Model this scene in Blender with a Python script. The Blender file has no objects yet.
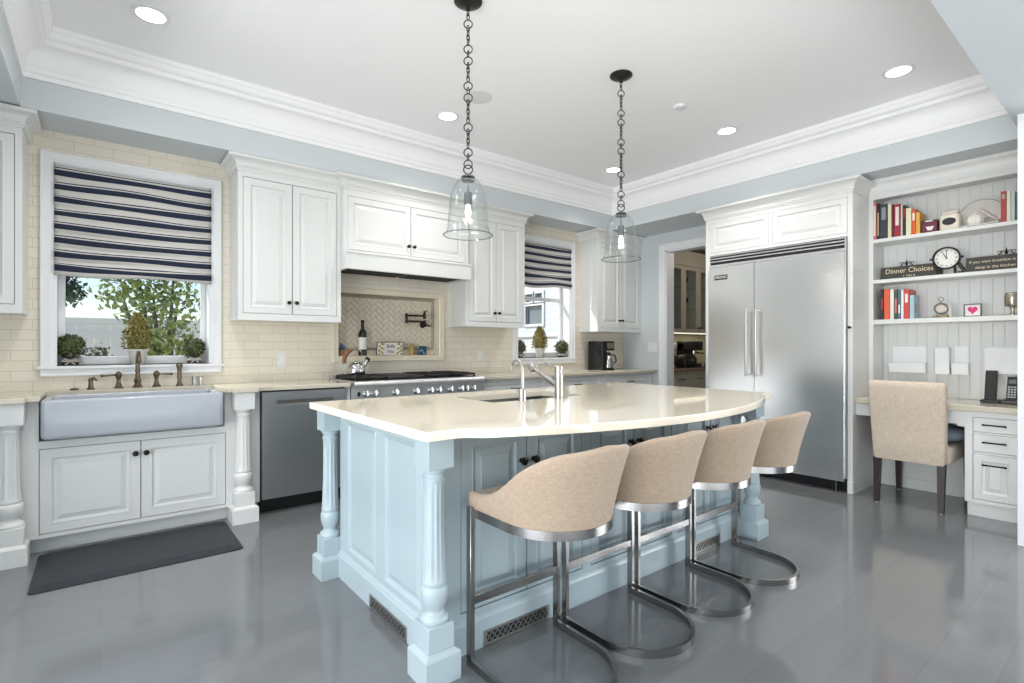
import bpy, bmesh, math, random
from mathutils import Vector, Matrix
random.seed(7)
C = bpy.context.scene.collection
SC = bpy.context.scene
PI = math.pi
def R(d): return math.radians(d)
def lin(c):
    c = c / 255.0
    return c / 12.92 if c <= 0.04045 else ((c + 0.055) / 1.055) ** 2.4
def rgb(r, g, b): return (lin(r), lin(g), lin(b), 1.0)

# ---------------------------------------------------------------- camera
cam = bpy.data.cameras.new('camera')
camo = bpy.data.objects.new('camera', cam); C.objects.link(camo)
cam.sensor_width = 36.0; cam.lens = 36.0 * 520.0 / 1024.0
cam.shift_y = (347.0 - 341.5) / 1024.0
cam.clip_start = 0.05; cam.clip_end = 200
camo.location = (0, 0, 1.2)
camo.rotation_euler = (R(90), 0, R(51.6 - 90.0))
SC.camera = camo
# ---------------------------------------------------------------- view
SC.view_settings.view_transform = 'Standard'
SC.view_settings.look = 'None'
SC.view_settings.gamma = 1.0
SC.view_settings.use_curve_mapping = False
SC.view_settings.exposure = 0.15
SC.cycles.max_bounces = 10
SC.cycles.transparent_max_bounces = 24
SC.cycles.caustics_reflective = False
SC.cycles.caustics_refractive = False
SC.cycles.sample_clamp_indirect = 6.0
# ---------------------------------------------------------------- sky, sun, fill lights
W = bpy.data.worlds.new('sky'); SC.world = W; W.use_nodes = True
nt = W.node_tree
sky = nt.nodes.new('ShaderNodeTexSky'); sky.sky_type = 'NISHITA'; sky.sun_disc = False
sky.sun_elevation = R(48); sky.sun_rotation = R(-45); sky.air_density = 1.0; sky.dust_density = 0.6; sky.ozone_density = 1.6
nt.nodes['Background'].inputs['Strength'].default_value = 0.15
nt.links.new(sky.outputs[0], nt.nodes['Background'].inputs[0])
def lamp(name, kind, loc, energy, color=(1, 1, 1), **kw):
    l = bpy.data.lights.new(name, kind); l.energy = energy; l.color = color
    rot = kw.pop('rot', (0, 0, 0))
    for k, v in kw.items(): setattr(l, k, v)
    o = bpy.data.objects.new(name, l); C.objects.link(o); o.location = loc; o.rotation_euler = rot
    return o
def aim(d): return Vector(d).to_track_quat('-Z', 'Y').to_euler()
lamp('sun', 'SUN', (0, 12, 8), 4.6, (1.0, 0.95, 0.87), angle=R(0.6), rot=aim((0.70, -0.62, -0.92)))
# area lights added for even fill, standing in for daylight of unseen side windows
DAY = (0.965, 0.985, 1.0)
lamp('side_daylight_fill', 'AREA', (-3.7, -0.6, 1.5), 122, DAY, shape='RECTANGLE', size=5.0, size_y=2.2, rot=aim((1, 0.12, 0.06)))
lamp('right_daylight_fill', 'AREA', (7.3, -2.4, 1.5), 275, DAY, shape='RECTANGLE', size=3.5, size_y=2.2, rot=aim((-1, 0.3, 0.02)))
# unseen area lights added low and aimed up to brighten the tray ceiling
lamp('up_fill_left', 'AREA', (-3.6, 0.6, 0.6), 168, DAY, shape='RECTANGLE', size=4.0, size_y=1.0, rot=aim((0.75, 0.1, 0.65)))
lamp('up_fill_near', 'AREA', (0.5, -1.6, 0.3), 72, DAY, shape='RECTANGLE', size=4.0, size_y=1.6, rot=aim((0.1, 0.3, 0.95)))

# ---------------------------------------------------------------- materials
def newmat(name):
    m = bpy.data.materials.new(name); m.use_nodes = True
    return m, m.node_tree, m.node_tree.nodes['Principled BSDF']
def N(t, kind, **kw):
    n = t.nodes.new(kind)
    for k, v in kw.items(): setattr(n, k, v)
    return n
def coords(t, scale=(1, 1, 1), kind='Object', rot=(0, 0, 0)):
    tc = N(t, 'ShaderNodeTexCoord'); mp = N(t, 'ShaderNodeMapping')
    mp.inputs['Scale'].default_value = scale; mp.inputs['Rotation'].default_value = rot
    t.links.new(tc.outputs[kind], mp.inputs['Vector'])
    return mp.outputs['Vector']
def plain(name, col, rough=0.5, metal=0.0, var=0.03, nscale=8.0, bump=0.0, bscale=60.0, stretch=(1, 1, 1), spec=0.5, coat=0.0, sheen=0.0):
    m, t, b = newmat(name)
    v = coords(t, stretch)
    n = N(t, 'ShaderNodeTexNoise'); n.inputs['Scale'].default_value = nscale; n.inputs['Detail'].default_value = 4
    t.links.new(v, n.inputs['Vector'])
    mx = N(t, 'ShaderNodeMix', data_type='RGBA')
    t.links.new(n.outputs['Fac'], mx.inputs['Factor'])
    mx.inputs['A'].default_value = tuple(c * (1 - var) for c in col[:3]) + (1,)
    mx.inputs['B'].default_value = tuple(min(1, c * (1 + var)) for c in col[:3]) + (1,)
    t.links.new(mx.outputs['Result'], b.inputs['Base Color'])
    b.inputs['Roughness'].default_value = rough; b.inputs['Metallic'].default_value = metal
    b.inputs['Specular IOR Level'].default_value = spec
    b.inputs['Coat Weight'].default_value = coat; b.inputs['Coat Roughness'].default_value = 0.08
    b.inputs['Sheen Weight'].default_value = sheen
    if bump:
        n2 = N(t, 'ShaderNodeTexNoise'); n2.inputs['Scale'].default_value = bscale; n2.inputs['Detail'].default_value = 3
        t.links.new(v, n2.inputs['Vector'])
        bp = N(t, 'ShaderNodeBump'); bp.inputs['Strength'].default_value = bump; bp.inputs['Distance'].default_value = 0.004
        t.links.new(n2.outputs['Fac'], bp.inputs['Height']); t.links.new(bp.outputs['Normal'], b.inputs['Normal'])
    return m
def emis(name, col, strength):
    m, t, b = newmat(name)
    b.inputs['Base Color'].default_value = (0.8, 0.8, 0.8, 1)
    b.inputs['Emission Color'].default_value = col; b.inputs['Emission Strength'].default_value = strength
    return m
def thin_glass(name, tint, edge, ior=1.45, rough=0.02, refl=1.0):
    m, t, b = newmat(name); t.nodes.remove(b)
    out = t.nodes['Material Output']
    tr = N(t, 'ShaderNodeBsdfTransparent'); gl = N(t, 'ShaderNodeBsdfGlossy'); gl.inputs['Roughness'].default_value = rough
    lw = N(t, 'ShaderNodeLayerWeight'); lw.inputs['Blend'].default_value = 0.35
    mx = N(t, 'ShaderNodeMix', data_type='RGBA'); mx.inputs['A'].default_value = tint; mx.inputs['B'].default_value = edge
    t.links.new(lw.outputs['Facing'], mx.inputs['Factor']); t.links.new(mx.outputs['Result'], tr.inputs['Color'])
    pw = N(t, 'ShaderNodeMath', operation='POWER'); pw.inputs[1].default_value = 4.0
    lf = N(t, 'ShaderNodeLayerWeight'); lf.inputs['Blend'].default_value = 0.5; t.links.new(lf.outputs['Facing'], pw.inputs[0])
    ml = N(t, 'ShaderNodeMath', operation='MULTIPLY_ADD'); ml.inputs[1].default_value = 0.45 * refl; ml.inputs[2].default_value = 0.03 * refl
    t.links.new(pw.outputs[0], ml.inputs[0])
    ms = N(t, 'ShaderNodeMixShader'); t.links.new(ml.outputs[0], ms.inputs[0]); t.links.new(tr.outputs[0], ms.inputs[1]); t.links.new(gl.outputs[0], ms.inputs[2])
    t.links.new(ms.outputs[0], out.inputs['Surface'])
    return m
def tile_mat(name, c1, c2, grout, bw, bh, rough=0.12, mortar=0.0022, axes=('X', 'Z'), offx=0.0, offy=0.0):
    m, t, b = newmat(name)
    tc = N(t, 'ShaderNodeTexCoord'); sp = N(t, 'ShaderNodeSeparateXYZ'); cb = N(t, 'ShaderNodeCombineXYZ')
    t.links.new(tc.outputs['Object'], sp.inputs[0]); t.links.new(sp.outputs[axes[0]], cb.inputs['X']); t.links.new(sp.outputs[axes[1]], cb.inputs['Y'])
    mp = N(t, 'ShaderNodeMapping'); mp.inputs['Location'].default_value = (offx, offy, 0); t.links.new(cb.outputs[0], mp.inputs['Vector'])
    br = N(t, 'ShaderNodeTexBrick'); t.links.new(mp.outputs[0], br.inputs['Vector'])
    br.inputs['Color1'].default_value = c1; br.inputs['Color2'].default_value = c2; br.inputs['Mortar'].default_value = grout
    br.inputs['Scale'].default_value = 1.0; br.inputs['Mortar Size'].default_value = mortar; br.inputs['Mortar Smooth'].default_value = 0.2
    br.inputs['Brick Width'].default_value = bw; br.inputs['Row Height'].default_value = bh; br.inputs['Bias'].default_value = 0.0
    t.links.new(br.outputs['Color'], b.inputs['Base Color'])
    ns = N(t, 'ShaderNodeTexNoise'); ns.inputs['Scale'].default_value = 9; t.links.new(tc.outputs['Object'], ns.inputs['Vector'])
    ad = N(t, 'ShaderNodeMath', operation='MULTIPLY_ADD'); ad.inputs[1].default_value = -1.0
    t.links.new(br.outputs['Fac'], ad.inputs[0]); 
    ms = N(t, 'ShaderNodeMath', operation='MULTIPLY'); ms.inputs[1].default_value = 0.5; t.links.new(ns.outputs['Fac'], ms.inputs[0]); t.links.new(ms.outputs[0], ad.inputs[2])
    bp = N(t, 'ShaderNodeBump'); bp.inputs['Strength'].default_value = 0.35; bp.inputs['Distance'].default_value = 0.004
    t.links.new(ad.outputs[0], bp.inputs['Height']); t.links.new(bp.outputs[0], b.inputs['Normal'])
    b.inputs['Roughness'].default_value = rough
    return m
def weave(name, ca, cb_, scale=220, rough=0.95, nvar=12):
    m, t, b = newmat(name)
    v = coords(t)
    w1 = N(t, 'ShaderNodeTexNoise'); w1.inputs['Scale'].default_value = scale; w1.inputs['Detail'].default_value = 2
    mp = N(t, 'ShaderNodeMapping'); mp.inputs['Scale'].default_value = (1, 1, 0.18); t.links.new(v, mp.inputs['Vector']); t.links.new(mp.outputs[0], w1.inputs['Vector'])
    w2 = N(t, 'ShaderNodeTexNoise'); w2.inputs['Scale'].default_value = scale; w2.inputs['Detail'].default_value = 2
    mp2 = N(t, 'ShaderNodeMapping'); mp2.inputs['Scale'].default_value = (0.18, 0.18, 1); t.links.new(v, mp2.inputs['Vector']); t.links.new(mp2.outputs[0], w2.inputs['Vector'])
    ad = N(t, 'ShaderNodeMath', operation='ADD'); t.links.new(w1.outputs['Fac'], ad.inputs[0]); t.links.new(w2.outputs['Fac'], ad.inputs[1])
    rp = N(t, 'ShaderNodeMapRange'); rp.inputs['From Min'].default_value = 0.72; rp.inputs['From Max'].default_value = 1.28; t.links.new(ad.outputs[0], rp.inputs['Value'])
    mx = N(t, 'ShaderNodeMix', data_type='RGBA'); mx.inputs['A'].default_value = ca; mx.inputs['B'].default_value = cb_
    t.links.new(rp.outputs[0], mx.inputs['Factor']); t.links.new(mx.outputs['Result'], b.inputs['Base Color'])
    bp = N(t, 'ShaderNodeBump'); bp.inputs['Strength'].default_value = 0.25; bp.inputs['Distance'].default_value = 0.002
    t.links.new(ad.outputs[0], bp.inputs['Height']); t.links.new(bp.outputs[0], b.inputs['Normal'])
    b.inputs['Roughness'].default_value = rough; b.inputs['Sheen Weight'].default_value = 0.15
    return m
def floor_mat():
    m, t, b = newmat('grey_plank_floor')
    tc = N(t, 'ShaderNodeTexCoord')
    br = N(t, 'ShaderNodeTexBrick'); t.links.new(tc.outputs['Object'], br.inputs['Vector'])
    br.inputs['Scale'].default_value = 1; br.inputs['Brick Width'].default_value = 2.4; br.inputs['Row Height'].default_value = 0.19
    br.inputs['Mortar Size'].default_value = 0.0012; br.inputs['Mortar Smooth'].default_value = 0.3; br.offset = 0.37
    br.inputs['Color1'].default_value = rgb(116, 118, 120); br.inputs['Color2'].default_value = rgb(119, 121, 123); br.inputs['Mortar'].default_value = rgb(104, 106, 108)
    v = coords(t, (0.6, 5, 1))
    n = N(t, 'ShaderNodeTexNoise'); n.inputs['Scale'].default_value = 3; n.inputs['Detail'].default_value = 6; t.links.new(v, n.inputs['Vector'])
    mx = N(t, 'ShaderNodeMix', data_type='RGBA', blend_type='MULTIPLY'); mx.inputs['Factor'].default_value = 0.25
    t.links.new(br.outputs['Color'], mx.inputs['A'])
    cr = N(t, 'ShaderNodeMapRange'); cr.inputs['To Min'].default_value = 0.8; cr.inputs['To Max'].default_value = 1.15; t.links.new(n.outputs['Fac'], cr.inputs['Value'])
    t.links.new(cr.outputs[0], mx.inputs['B']); t.links.new(mx.outputs['Result'], b.inputs['Base Color'])
    b.inputs['Roughness'].default_value = 0.09; b.inputs['Specular IOR Level'].default_value = 0.75
    ad = N(t, 'ShaderNodeMath', operation='MULTIPLY_ADD'); ad.inputs[1].default_value = -0.6; t.links.new(br.outputs['Fac'], ad.inputs[0]); t.links.new(n.outputs['Fac'], ad.inputs[2])
    bp = N(t, 'ShaderNodeBump'); bp.inputs['Strength'].default_value = 0.05; bp.inputs['Distance'].default_value = 0.004; t.links.new(ad.outputs[0], bp.inputs['Height']); t.links.new(bp.outputs[0], b.inputs['Normal'])
    return m
def steel_mat(name, col, rough, stretch, aniso=0.0):
    m = plain(name, col, rough=rough, metal=1.0, var=0.05, nscale=30, stretch=stretch, bump=0.04, bscale=90)
    return m
def shade_mat():
    m, t, b = newmat('striped_shade_fabric')
    uv = N(t, 'ShaderNodeUVMap'); sp = N(t, 'ShaderNodeSeparateXYZ'); t.links.new(uv.outputs[0], sp.inputs[0])
    fr = N(t, 'ShaderNodeMath', operation='FRACT'); t.links.new(sp.outputs['Y'], fr.inputs[0])
    rp = N(t, 'ShaderNodeValToRGB'); rp.color_ramp.interpolation = 'CONSTANT'
    nav, wh = rgb(34, 41, 62), rgb(206, 204, 199)
    e = rp.color_ramp.elements; e[0].position = 0.0; e[0].color = wh; e[1].position = 0.22; e[1].color = nav
    for p, c in ((0.30, wh), (0.38, nav), (0.74, wh)):
        x = e.new(p); x.color = c
    t.links.new(fr.outputs[0], rp.inputs[0]); t.links.new(rp.outputs[0], b.inputs['Base Color']); b.inputs['Roughness'].default_value = 0.9
    return m
def leaf_mat(name, c1, c2):
    m, t, b = newmat(name)
    v = coords(t); n = N(t, 'ShaderNodeTexNoise'); n.inputs['Scale'].default_value = 85; t.links.new(v, n.inputs['Vector'])
    rp = N(t, 'ShaderNodeMapRange'); rp.inputs['From Min'].default_value = 0.3; rp.inputs['From Max'].default_value = 0.7; t.links.new(n.outputs['Fac'], rp.inputs['Value'])
    mx = N(t, 'ShaderNodeMix', data_type='RGBA'); mx.inputs['A'].default_value = c1; mx.inputs['B'].default_value = c2; t.links.new(rp.outputs[0], mx.inputs['Factor'])
    t.links.new(mx.outputs['Result'], b.inputs['Base Color']); b.inputs['Roughness'].default_value = 0.6
    return m

M = {}
M['white'] = plain('white_cabinet_paint', rgb(226, 227, 225), 0.33, var=0.012)
M['trim'] = plain('white_trim_paint', rgb(236, 237, 239), 0.4, var=0.01)
M['crown'] = plain('white_crown_paint', rgb(249, 249, 249), 0.45, var=0.01)
M['ceil'] = plain('white_ceiling_paint', rgb(250, 250, 251), 0.75, var=0.01, bump=0.03, bscale=150)
M['wall'] = plain('pale_blue_grey_wall_paint', rgb(207, 213, 216), 0.7, var=0.012, bump=0.04, bscale=160)
M['tile'] = tile_mat('cream_subway_tile', rgb(235, 227, 212), rgb(230, 222, 206), rgb(208, 200, 185), 0.205, 0.066, offx=0.03, offy=0.01)
M['cream'] = plain('cream_tile_trim', rgb(232, 222, 200), 0.15, var=0.03)
M['herr'] = plain('herringbone_marble_tile', rgb(222, 212, 194), 0.2, var=0.09, nscale=14)
M['grout'] = plain('beige_grout', rgb(186, 174, 152), 0.8)
M['liner'] = plain('grey_stone_liner', rgb(168, 160, 150), 0.3)
M['floor'] = floor_mat()
M['blue'] = plain('light_blue_cabinet_paint', rgb(171, 186, 192), 0.33, var=0.012)
M['quartz'] = plain('cream_quartz', rgb(240, 230, 212), 0.045, var=0.015, nscale=40, spec=0.9)
M['stone'] = plain('beige_stone_worktop', rgb(206, 198, 180), 0.12, var=0.05, nscale=35)
M['steel'] = steel_mat('brushed_steel', (0.76, 0.76, 0.75, 1), 0.46, (1, 0.05, 1))
M['steelv'] = steel_mat('brushed_steel_upright', (0.84, 0.84, 0.835, 1), 0.23, (14, 14, 0.3))
M['dwsteel'] = steel_mat('dishwasher_steel', (0.52, 0.52, 0.53, 1), 0.32, (14, 14, 0.3))
M['rangepanel'] = plain('satin_steel_panel', (0.60, 0.60, 0.59, 1), 0.5, metal=0.6, var=0.03)
M['nickel'] = plain('brushed_nickel', (0.50, 0.485, 0.46, 1), 0.33, metal=1, var=0.02)
M['chrome'] = plain('polished_chrome', (0.62, 0.62, 0.62, 1), 0.16, metal=1, var=0.01)
M['stoolmetal'] = plain('brushed_stool_steel', (0.38, 0.37, 0.36, 1), 0.22, metal=1, var=0.06, nscale=40)
M['bronze'] = plain('dark_bronze', rgb(48, 42, 38), 0.35, metal=0.7)
M['agedbrass'] = plain('aged_nickel_bronze', rgb(112, 100, 84), 0.3, metal=0.9, var=0.1)
M['blackiron'] = plain('cast_iron', rgb(26, 26, 27), 0.55, bump=0.15)
M['black'] = plain('black_plastic', rgb(24, 24, 26), 0.35)
M['knob'] = plain('black_bronze_knob', rgb(30, 26, 24), 0.3, metal=0.5)
M['rubber'] = plain('charcoal_mat_rubber', rgb(36, 40, 47), 0.5, bump=0.2, bscale=90)
M['porcelain'] = plain('white_fireclay', rgb(180, 185, 193), 0.22, var=0.006)
M['stoolfab'] = weave('tan_woven_upholstery', rgb(160, 141, 122), rgb(176, 157, 138), 240)
M['linen'] = weave('beige_linen', rgb(204, 186, 166), rgb(223, 207, 190), 170)
M['darkwood'] = plain('espresso_wood', rgb(44, 36, 33), 0.35, var=0.15, stretch=(8, 8, 1))
M['cable'] = plain('blackened_iron_chain', rgb(62, 60, 58), 0.4, metal=0.8)
M['glass'] = thin_glass('bell_jar_glass', (0.994, 0.998, 0.997, 1), (0.90, 0.93, 0.927, 1), 1.45)
M['pane'] = thin_glass('window_glass', (0.97, 0.985, 0.98, 1), (0.9, 0.93, 0.93, 1), 1.4, refl=0.7)
M['bulb'] = emis('lit_bulb', (1.0, 0.88, 0.70, 1), 5.0)
M['led'] = emis('lit_downlight', (1.0, 0.97, 0.92, 1), 6.0)
M['under'] = emis('lit_under_cabinet_strip', (1.0, 0.95, 0.8, 1), 0.9)
M['shade'] = shade_mat()
M['leaf'] = leaf_mat('topiary_leaves', rgb(38, 48, 26), rgb(104, 114, 66))
M['leafgold'] = leaf_mat('olive_gold_leaves', rgb(60, 62, 22), rgb(150, 138, 62))
M['tree'] = leaf_mat('garden_leaves', rgb(50, 76, 30), rgb(172, 190, 104))
M['treedark'] = leaf_mat('dark_garden_leaves', rgb(38, 52, 36), rgb(78, 98, 66))
M['bark'] = plain('bark', rgb(92, 80, 68), 0.9, bump=0.4)
M['terracotta'] = plain('white_ceramic', rgb(238, 234, 226), 0.25)
M['potdark'] = plain('dark_pot', rgb(62, 58, 54), 0.5)
M['ribbon'] = plain('grey_ribbon', rgb(176, 172, 160), 0.7)
M['fence'] = plain('painted_fence', rgb(244, 245, 246), 0.6)
M['siding'] = tile_mat('white_lap_siding', rgb(222, 222, 221), rgb(219, 219, 218), rgb(206, 207, 207), 40.0, 0.14, rough=0.6, mortar=0.006, axes=('Y', 'Z'))
M['grass'] = plain('garden_ground', rgb(204, 202, 194), 0.95, var=0.2)
M['pantry'] = plain('taupe_pantry_paint', rgb(196, 188, 176), 0.4)
M['pantryin'] = plain('pantry_wall', rgb(196, 190, 178), 0.7)
M['dark'] = plain('dark_interior', rgb(52, 50, 48), 0.7)
M['plate'] = plain('white_switch_plate', rgb(228, 231, 233), 0.35)
M['wine'] = plain('wine_bottle_glass', rgb(28, 26, 22), 0.12)
M['paper'] = plain('paper_white', rgb(236, 234, 228), 0.7)
M['metalwhite'] = plain('white_enamel_pocket', rgb(246, 247, 249), 0.35)
def col(name, r, g, b, rough=0.5, **k):
    if name not in M: M[name] = plain(name, rgb(r, g, b), rough, **k)
    return M[name]

# ---------------------------------------------------------------- mesh builder
class MB:
    def __init__(s): s.bm = bmesh.new(); s.uv = None
    def box(s, x0, x1, y0, y1, z0, z1, bev=0.0, seg=1):
        if x1 < x0: x0, x1 = x1, x0
        if y1 < y0: y0, y1 = y1, y0
        if z1 < z0: z0, z1 = z1, z0
        b = s.bm
        v = [b.verts.new(p) for p in ((x0, y0, z0), (x1, y0, z0), (x1, y1, z0), (x0, y1, z0), (x0, y0, z1), (x1, y0, z1), (x1, y1, z1), (x0, y1, z1))]
        fs = [b.faces.new([v[i] for i in f]) for f in ((3, 2, 1, 0), (4, 5, 6, 7), (0, 1, 5, 4), (1, 2, 6, 5), (2, 3, 7, 6), (3, 0, 4, 7))]
        if bev > 0:
            es = list({e for f in fs for e in f.edges})
            bmesh.ops.bevel(b, geom=es, offset=bev, segments=seg, affect='EDGES', profile=0.5)
        return s
    def obox(s, c, half, mat, bev=0.0, seg=1):
        """box with centre c, half sizes, rotated by 3x3/4x4 matrix"""
        t = MB(); t.box(-half[0], half[0], -half[1], half[1], -half[2], half[2], bev, seg)
        s.merge(t, Matrix.Translation(Vector(c)) @ mat.to_4x4()); return s
    def merge(s, t, mat=None):
        if mat is not None: bmesh.ops.transform(t.bm, matrix=mat, verts=t.bm.verts)
        me = bpy.data.meshes.new('tmp'); t.bm.to_mesh(me); s.bm.from_mesh(me); bpy.data.meshes.remove(me); t.bm.free(); return s
    def loft(s, loops, closed=True, cap0=True, cap1=True):
        b = s.bm
        L = [[b.verts.new(p) for p in lp] for lp in loops]
        n = len(L[0])
        for i in range(len(L) - 1):
            for j in range(n if closed else n - 1):
                k = (j + 1) % n
                try: b.faces.new((L[i][j], L[i][k], L[i + 1][k], L[i + 1][j]))
                except ValueError: pass
        if closed and n > 2:
            if cap0: b.faces.new(list(reversed(L[0])))
            if cap1: b.faces.new(L[-1])
        return L
    def lathe(s, prof, c=(0, 0, 0), seg=24, flute=None, cap0=True, cap1=True, sx=1.0, sy=1.0):
        loops = []
        for r, z in prof:
            lp = []
            for i in range(seg):
                a = 2 * PI * i / seg; rr = r
                if flute and flute[0] < z < flute[1]:
                    rr = r * (1.0 - flute[3] * (0.5 + 0.5 * math.cos(flute[2] * a)))
                lp.append((c[0] + rr * math.cos(a) * sx, c[1] + rr * math.sin(a) * sy, c[2] + z))
            loops.append(lp)
        s.loft(loops, True, cap0, cap1); return s
    def tube(s, pts, r, seg=8, closed=False, caps=True):
        pts = [Vector(p) for p in pts]; n = len(pts)
        rs = r if isinstance(r, (list, tuple)) else [r] * n
        def tan(i):
            if closed: return (pts[(i + 1) % n] - pts[i - 1]).normalized()
            return (pts[min(i + 1, n - 1)] - pts[max(i - 1, 0)]).normalized()
        t0 = tan(0); up = Vector((0, 0, 1)) if abs(t0.z) < 0.9 else Vector((1, 0, 0))
        nn = (up - t0 * up.dot(t0)).normalized(); loops = []
        for i in range(n):
            t = tan(i); nn = (nn - t * nn.dot(t)).normalized(); bb = t.cross(nn)
            loops.append([tuple(pts[i] + (nn * math.cos(2 * PI * k / seg) + bb * math.sin(2 * PI * k / seg)) * rs[i]) for k in range(seg)])
        if closed: loops.append(loops[0]); s.loft(loops, True, False, False)
        else: s.loft(loops, True, caps, caps)
        return s
    def prism(s, poly, plane, a, b_):
        def p3(u, v, w): return (u, v, w) if plane == 'xy' else ((u, w, v) if plane == 'xz' else (w, u, v))
        s.loft([[p3(u, v, a) for u, v in poly], [p3(u, v, b_) for u, v in poly]]); return s
    def panel(s, O, U, V, Nn, w, h, prof):
        """concentric rectangles: prof = [(inset, depth along N)]"""
        O, U, V, Nn = Vector(O), Vector(U), Vector(V), Vector(Nn); loops = []
        for i, d in prof:
            i = min(i, w / 2 - 0.001, h / 2 - 0.001)
            loops.append([tuple(O + U * u + V * v + Nn * d) for u, v in ((i, i), (w - i, i), (w - i, h - i), (i, h - i))])
        s.loft(loops); return s
    def sweep(s, path, prof, closed=False, side=1):
        """path of (x,y); prof of (outward offset, z); mitred"""
        n = len(path); P2 = [Vector(p) for p in path]; rows = []
        for i in range(n):
            a = P2[i] - P2[i - 1] if (i > 0 or closed) else None
            b = P2[(i + 1) % n] - P2[i] if (i < n - 1 or closed) else None
            na = Vector((a.y, -a.x)).normalized() * side if a is not None else None
            nb = Vector((b.y, -b.x)).normalized() * side if b is not None else None
            if na is None: m = nb
            elif nb is None: m = na
            else:
                m = (na + nb).normalized(); m = m / max(0.2, m.dot(na))
            rows.append([(P2[i].x + m.x * p, P2[i].y + m.y * p, z) for p, z in prof])
        if closed: rows.append(rows[0]); s.loft(rows, True, False, False)
        else: s.loft(rows, True)
        return s
    def ball(s, c, r, seg=16, rings=10, sc=(1, 1, 1)):
        prof = [(r * math.sin(PI * i / rings) + 1e-5, -r * math.cos(PI * i / rings)) for i in range(rings + 1)]
        t = MB(); t.lathe(prof, (0, 0, 0), seg)
        s.merge(t, Matrix.Translation(Vector(c)) @ Matrix.Diagonal((sc[0], sc[1], sc[2], 1))); return s
    def build(s, name, mat, parent=None, smooth=False, ang=35, kind=None):
        bmesh.ops.recalc_face_normals(s.bm, faces=s.bm.faces)
        o0 = Vector(ORG.get(parent.name, (0, 0, 0))) if parent else Vector((0, 0, 0))
        if o0.length > 0: bmesh.ops.translate(s.bm, verts=s.bm.verts, vec=-o0)
        me = bpy.data.meshes.new(name); s.bm.to_mesh(me); s.bm.free()
        if smooth:
            me.shade_smooth(); me.set_sharp_from_angle(angle=R(ang))
        me.materials.append(mat)
        o = bpy.data.objects.new(name, me); C.objects.link(o)
        if parent: o.parent = parent; ORG[o.name] = tuple(o0)
        if kind: o['kind'] = kind
        return o
ORG = {}
def thing(name, label, cat, loc=(0, 0, 0), group=None):
    o = bpy.data.objects.new(name, None); C.objects.link(o); o.location = loc
    o.empty_display_size = 0.1; o['label'] = label; o['category'] = cat
    if group: o['group'] = group
    ORG[o.name] = tuple(loc)
    return o
def tag(o, label, cat, group=None):
    o['label'] = label; o['category'] = cat
    if group: o['group'] = group
    return o
def dup(root, loc, label=None, rotz=None):
    def cp(o, par):
        c = o.copy(); C.objects.link(c)
        if par: c.parent = par
        for ch in list(o.children): cp(ch, c)
        return c
    r = cp(root, None); r.location = loc
    if rotz is not None: r.rotation_euler = (0, 0, rotz)
    if label: r['label'] = label
    return r
def struct(mb, name, mat, **k): return mb.build(name, mat, None, kind='structure', **k)
def text(name, s, size, mat, parent, mtx, extrude=0.0008, align='CENTER', sx=1.0):
    cu = bpy.data.curves.new('txt', 'FONT'); cu.body = s; cu.size = size; cu.extrude = extrude; cu.align_x = align; cu.align_y = 'CENTER'
    cu.resolution_u = 3
    o = bpy.data.objects.new('txt', cu); C.objects.link(o); bpy.context.view_layer.update()
    me = bpy.data.meshes.new_from_object(o.evaluated_get(bpy.context.evaluated_depsgraph_get()))
    bpy.data.objects.remove(o); bpy.data.curves.remove(cu)
    me.name = name
    o0 = Vector(ORG.get(parent.name, (0, 0, 0)))
    me.transform(Matrix.Translation(-o0) @ mtx @ Matrix.Diagonal((sx, 1, 1, 1)))
    me.materials.clear(); me.materials.append(mat)
    ob = bpy.data.objects.new(name, me); C.objects.link(ob); ob.parent = parent; ORG[ob.name] = tuple(o0)
    return ob
def basis(O, U, V):
    U, V = Vector(U), Vector(V); Nn = U.cross(V)
    m = Matrix.Identity(4)
    for i in range(3): m[i][0] = U[i]; m[i][1] = V[i]; m[i][2] = Nn[i]; m[i][3] = O[i]
    return m
X3, Y3, Z3 = Vector((1, 0, 0)), Vector((0, 1, 0)), Vector((0, 0, 1))

# ---------------------------------------------------------------- dimensions
XN = 5.42                     # back of the desk nook
YW, XW = 4.52, 5.47           # faces of the range wall and of the fridge wall
ZS, ZC = 2.607, 3.06          # soffit underside, tray ceiling
TX0, TX1, TY0, TY1 = -0.365, 4.85, 0.60, 4.17
HALL = 2.75

# ---------------------------------------------------------------- setting
b = MB(); b.box(-4.0, 7.6, -9.6, YW + 0.2, -0.1, 0.0); struct(b, 'floor', M['floor'])
def wall_cells(mb, a0, a1, z0, z1, holes, f):
    xs = sorted({a0, a1} | {h[0] for h in holes} | {h[1] for h in holes}); zs = sorted({z0, z1} | {h[2] for h in holes} | {h[3] for h in holes})
    for i in range(len(xs) - 1):
        for j in range(len(zs) - 1):
            cx, cz = (xs[i] + xs[i + 1]) / 2, (zs[j] + zs[j + 1]) / 2
            if any(h[0] < cx < h[1] and h[2] < cz < h[3] for h in holes): continue
            f(xs[i], xs[i + 1], zs[j], zs[j + 1])
W1 = (-0.235, 0.663, 1.075, 2.405); W2 = (3.655, 4.485, 1.075, 2.405); NI = (1.64, 2.655, 1.12, 1.68)
b = MB(); wall_cells(b, -0.95, XW, 0, ZS, [W1, W2, NI], lambda x0, x1, z0, z1: b.box(x0, x1, YW, YW + 0.2, z0, z1)); struct(b, 'wall_back', M['tile'])
b = MB(); b.box(-0.95, XW, YW, YW + 0.2, ZS, ZC + 0.1); struct(b, 'wall_back_upper', M['wall'])
b = MB(); b.box(-1.05, -0.95, 2.9, YW + 0.2, 0, ZC + 0.1); struct(b, 'wall_left', M['wall'])
DO = (2.93, 3.85, -1.0, 2.385)
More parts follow.
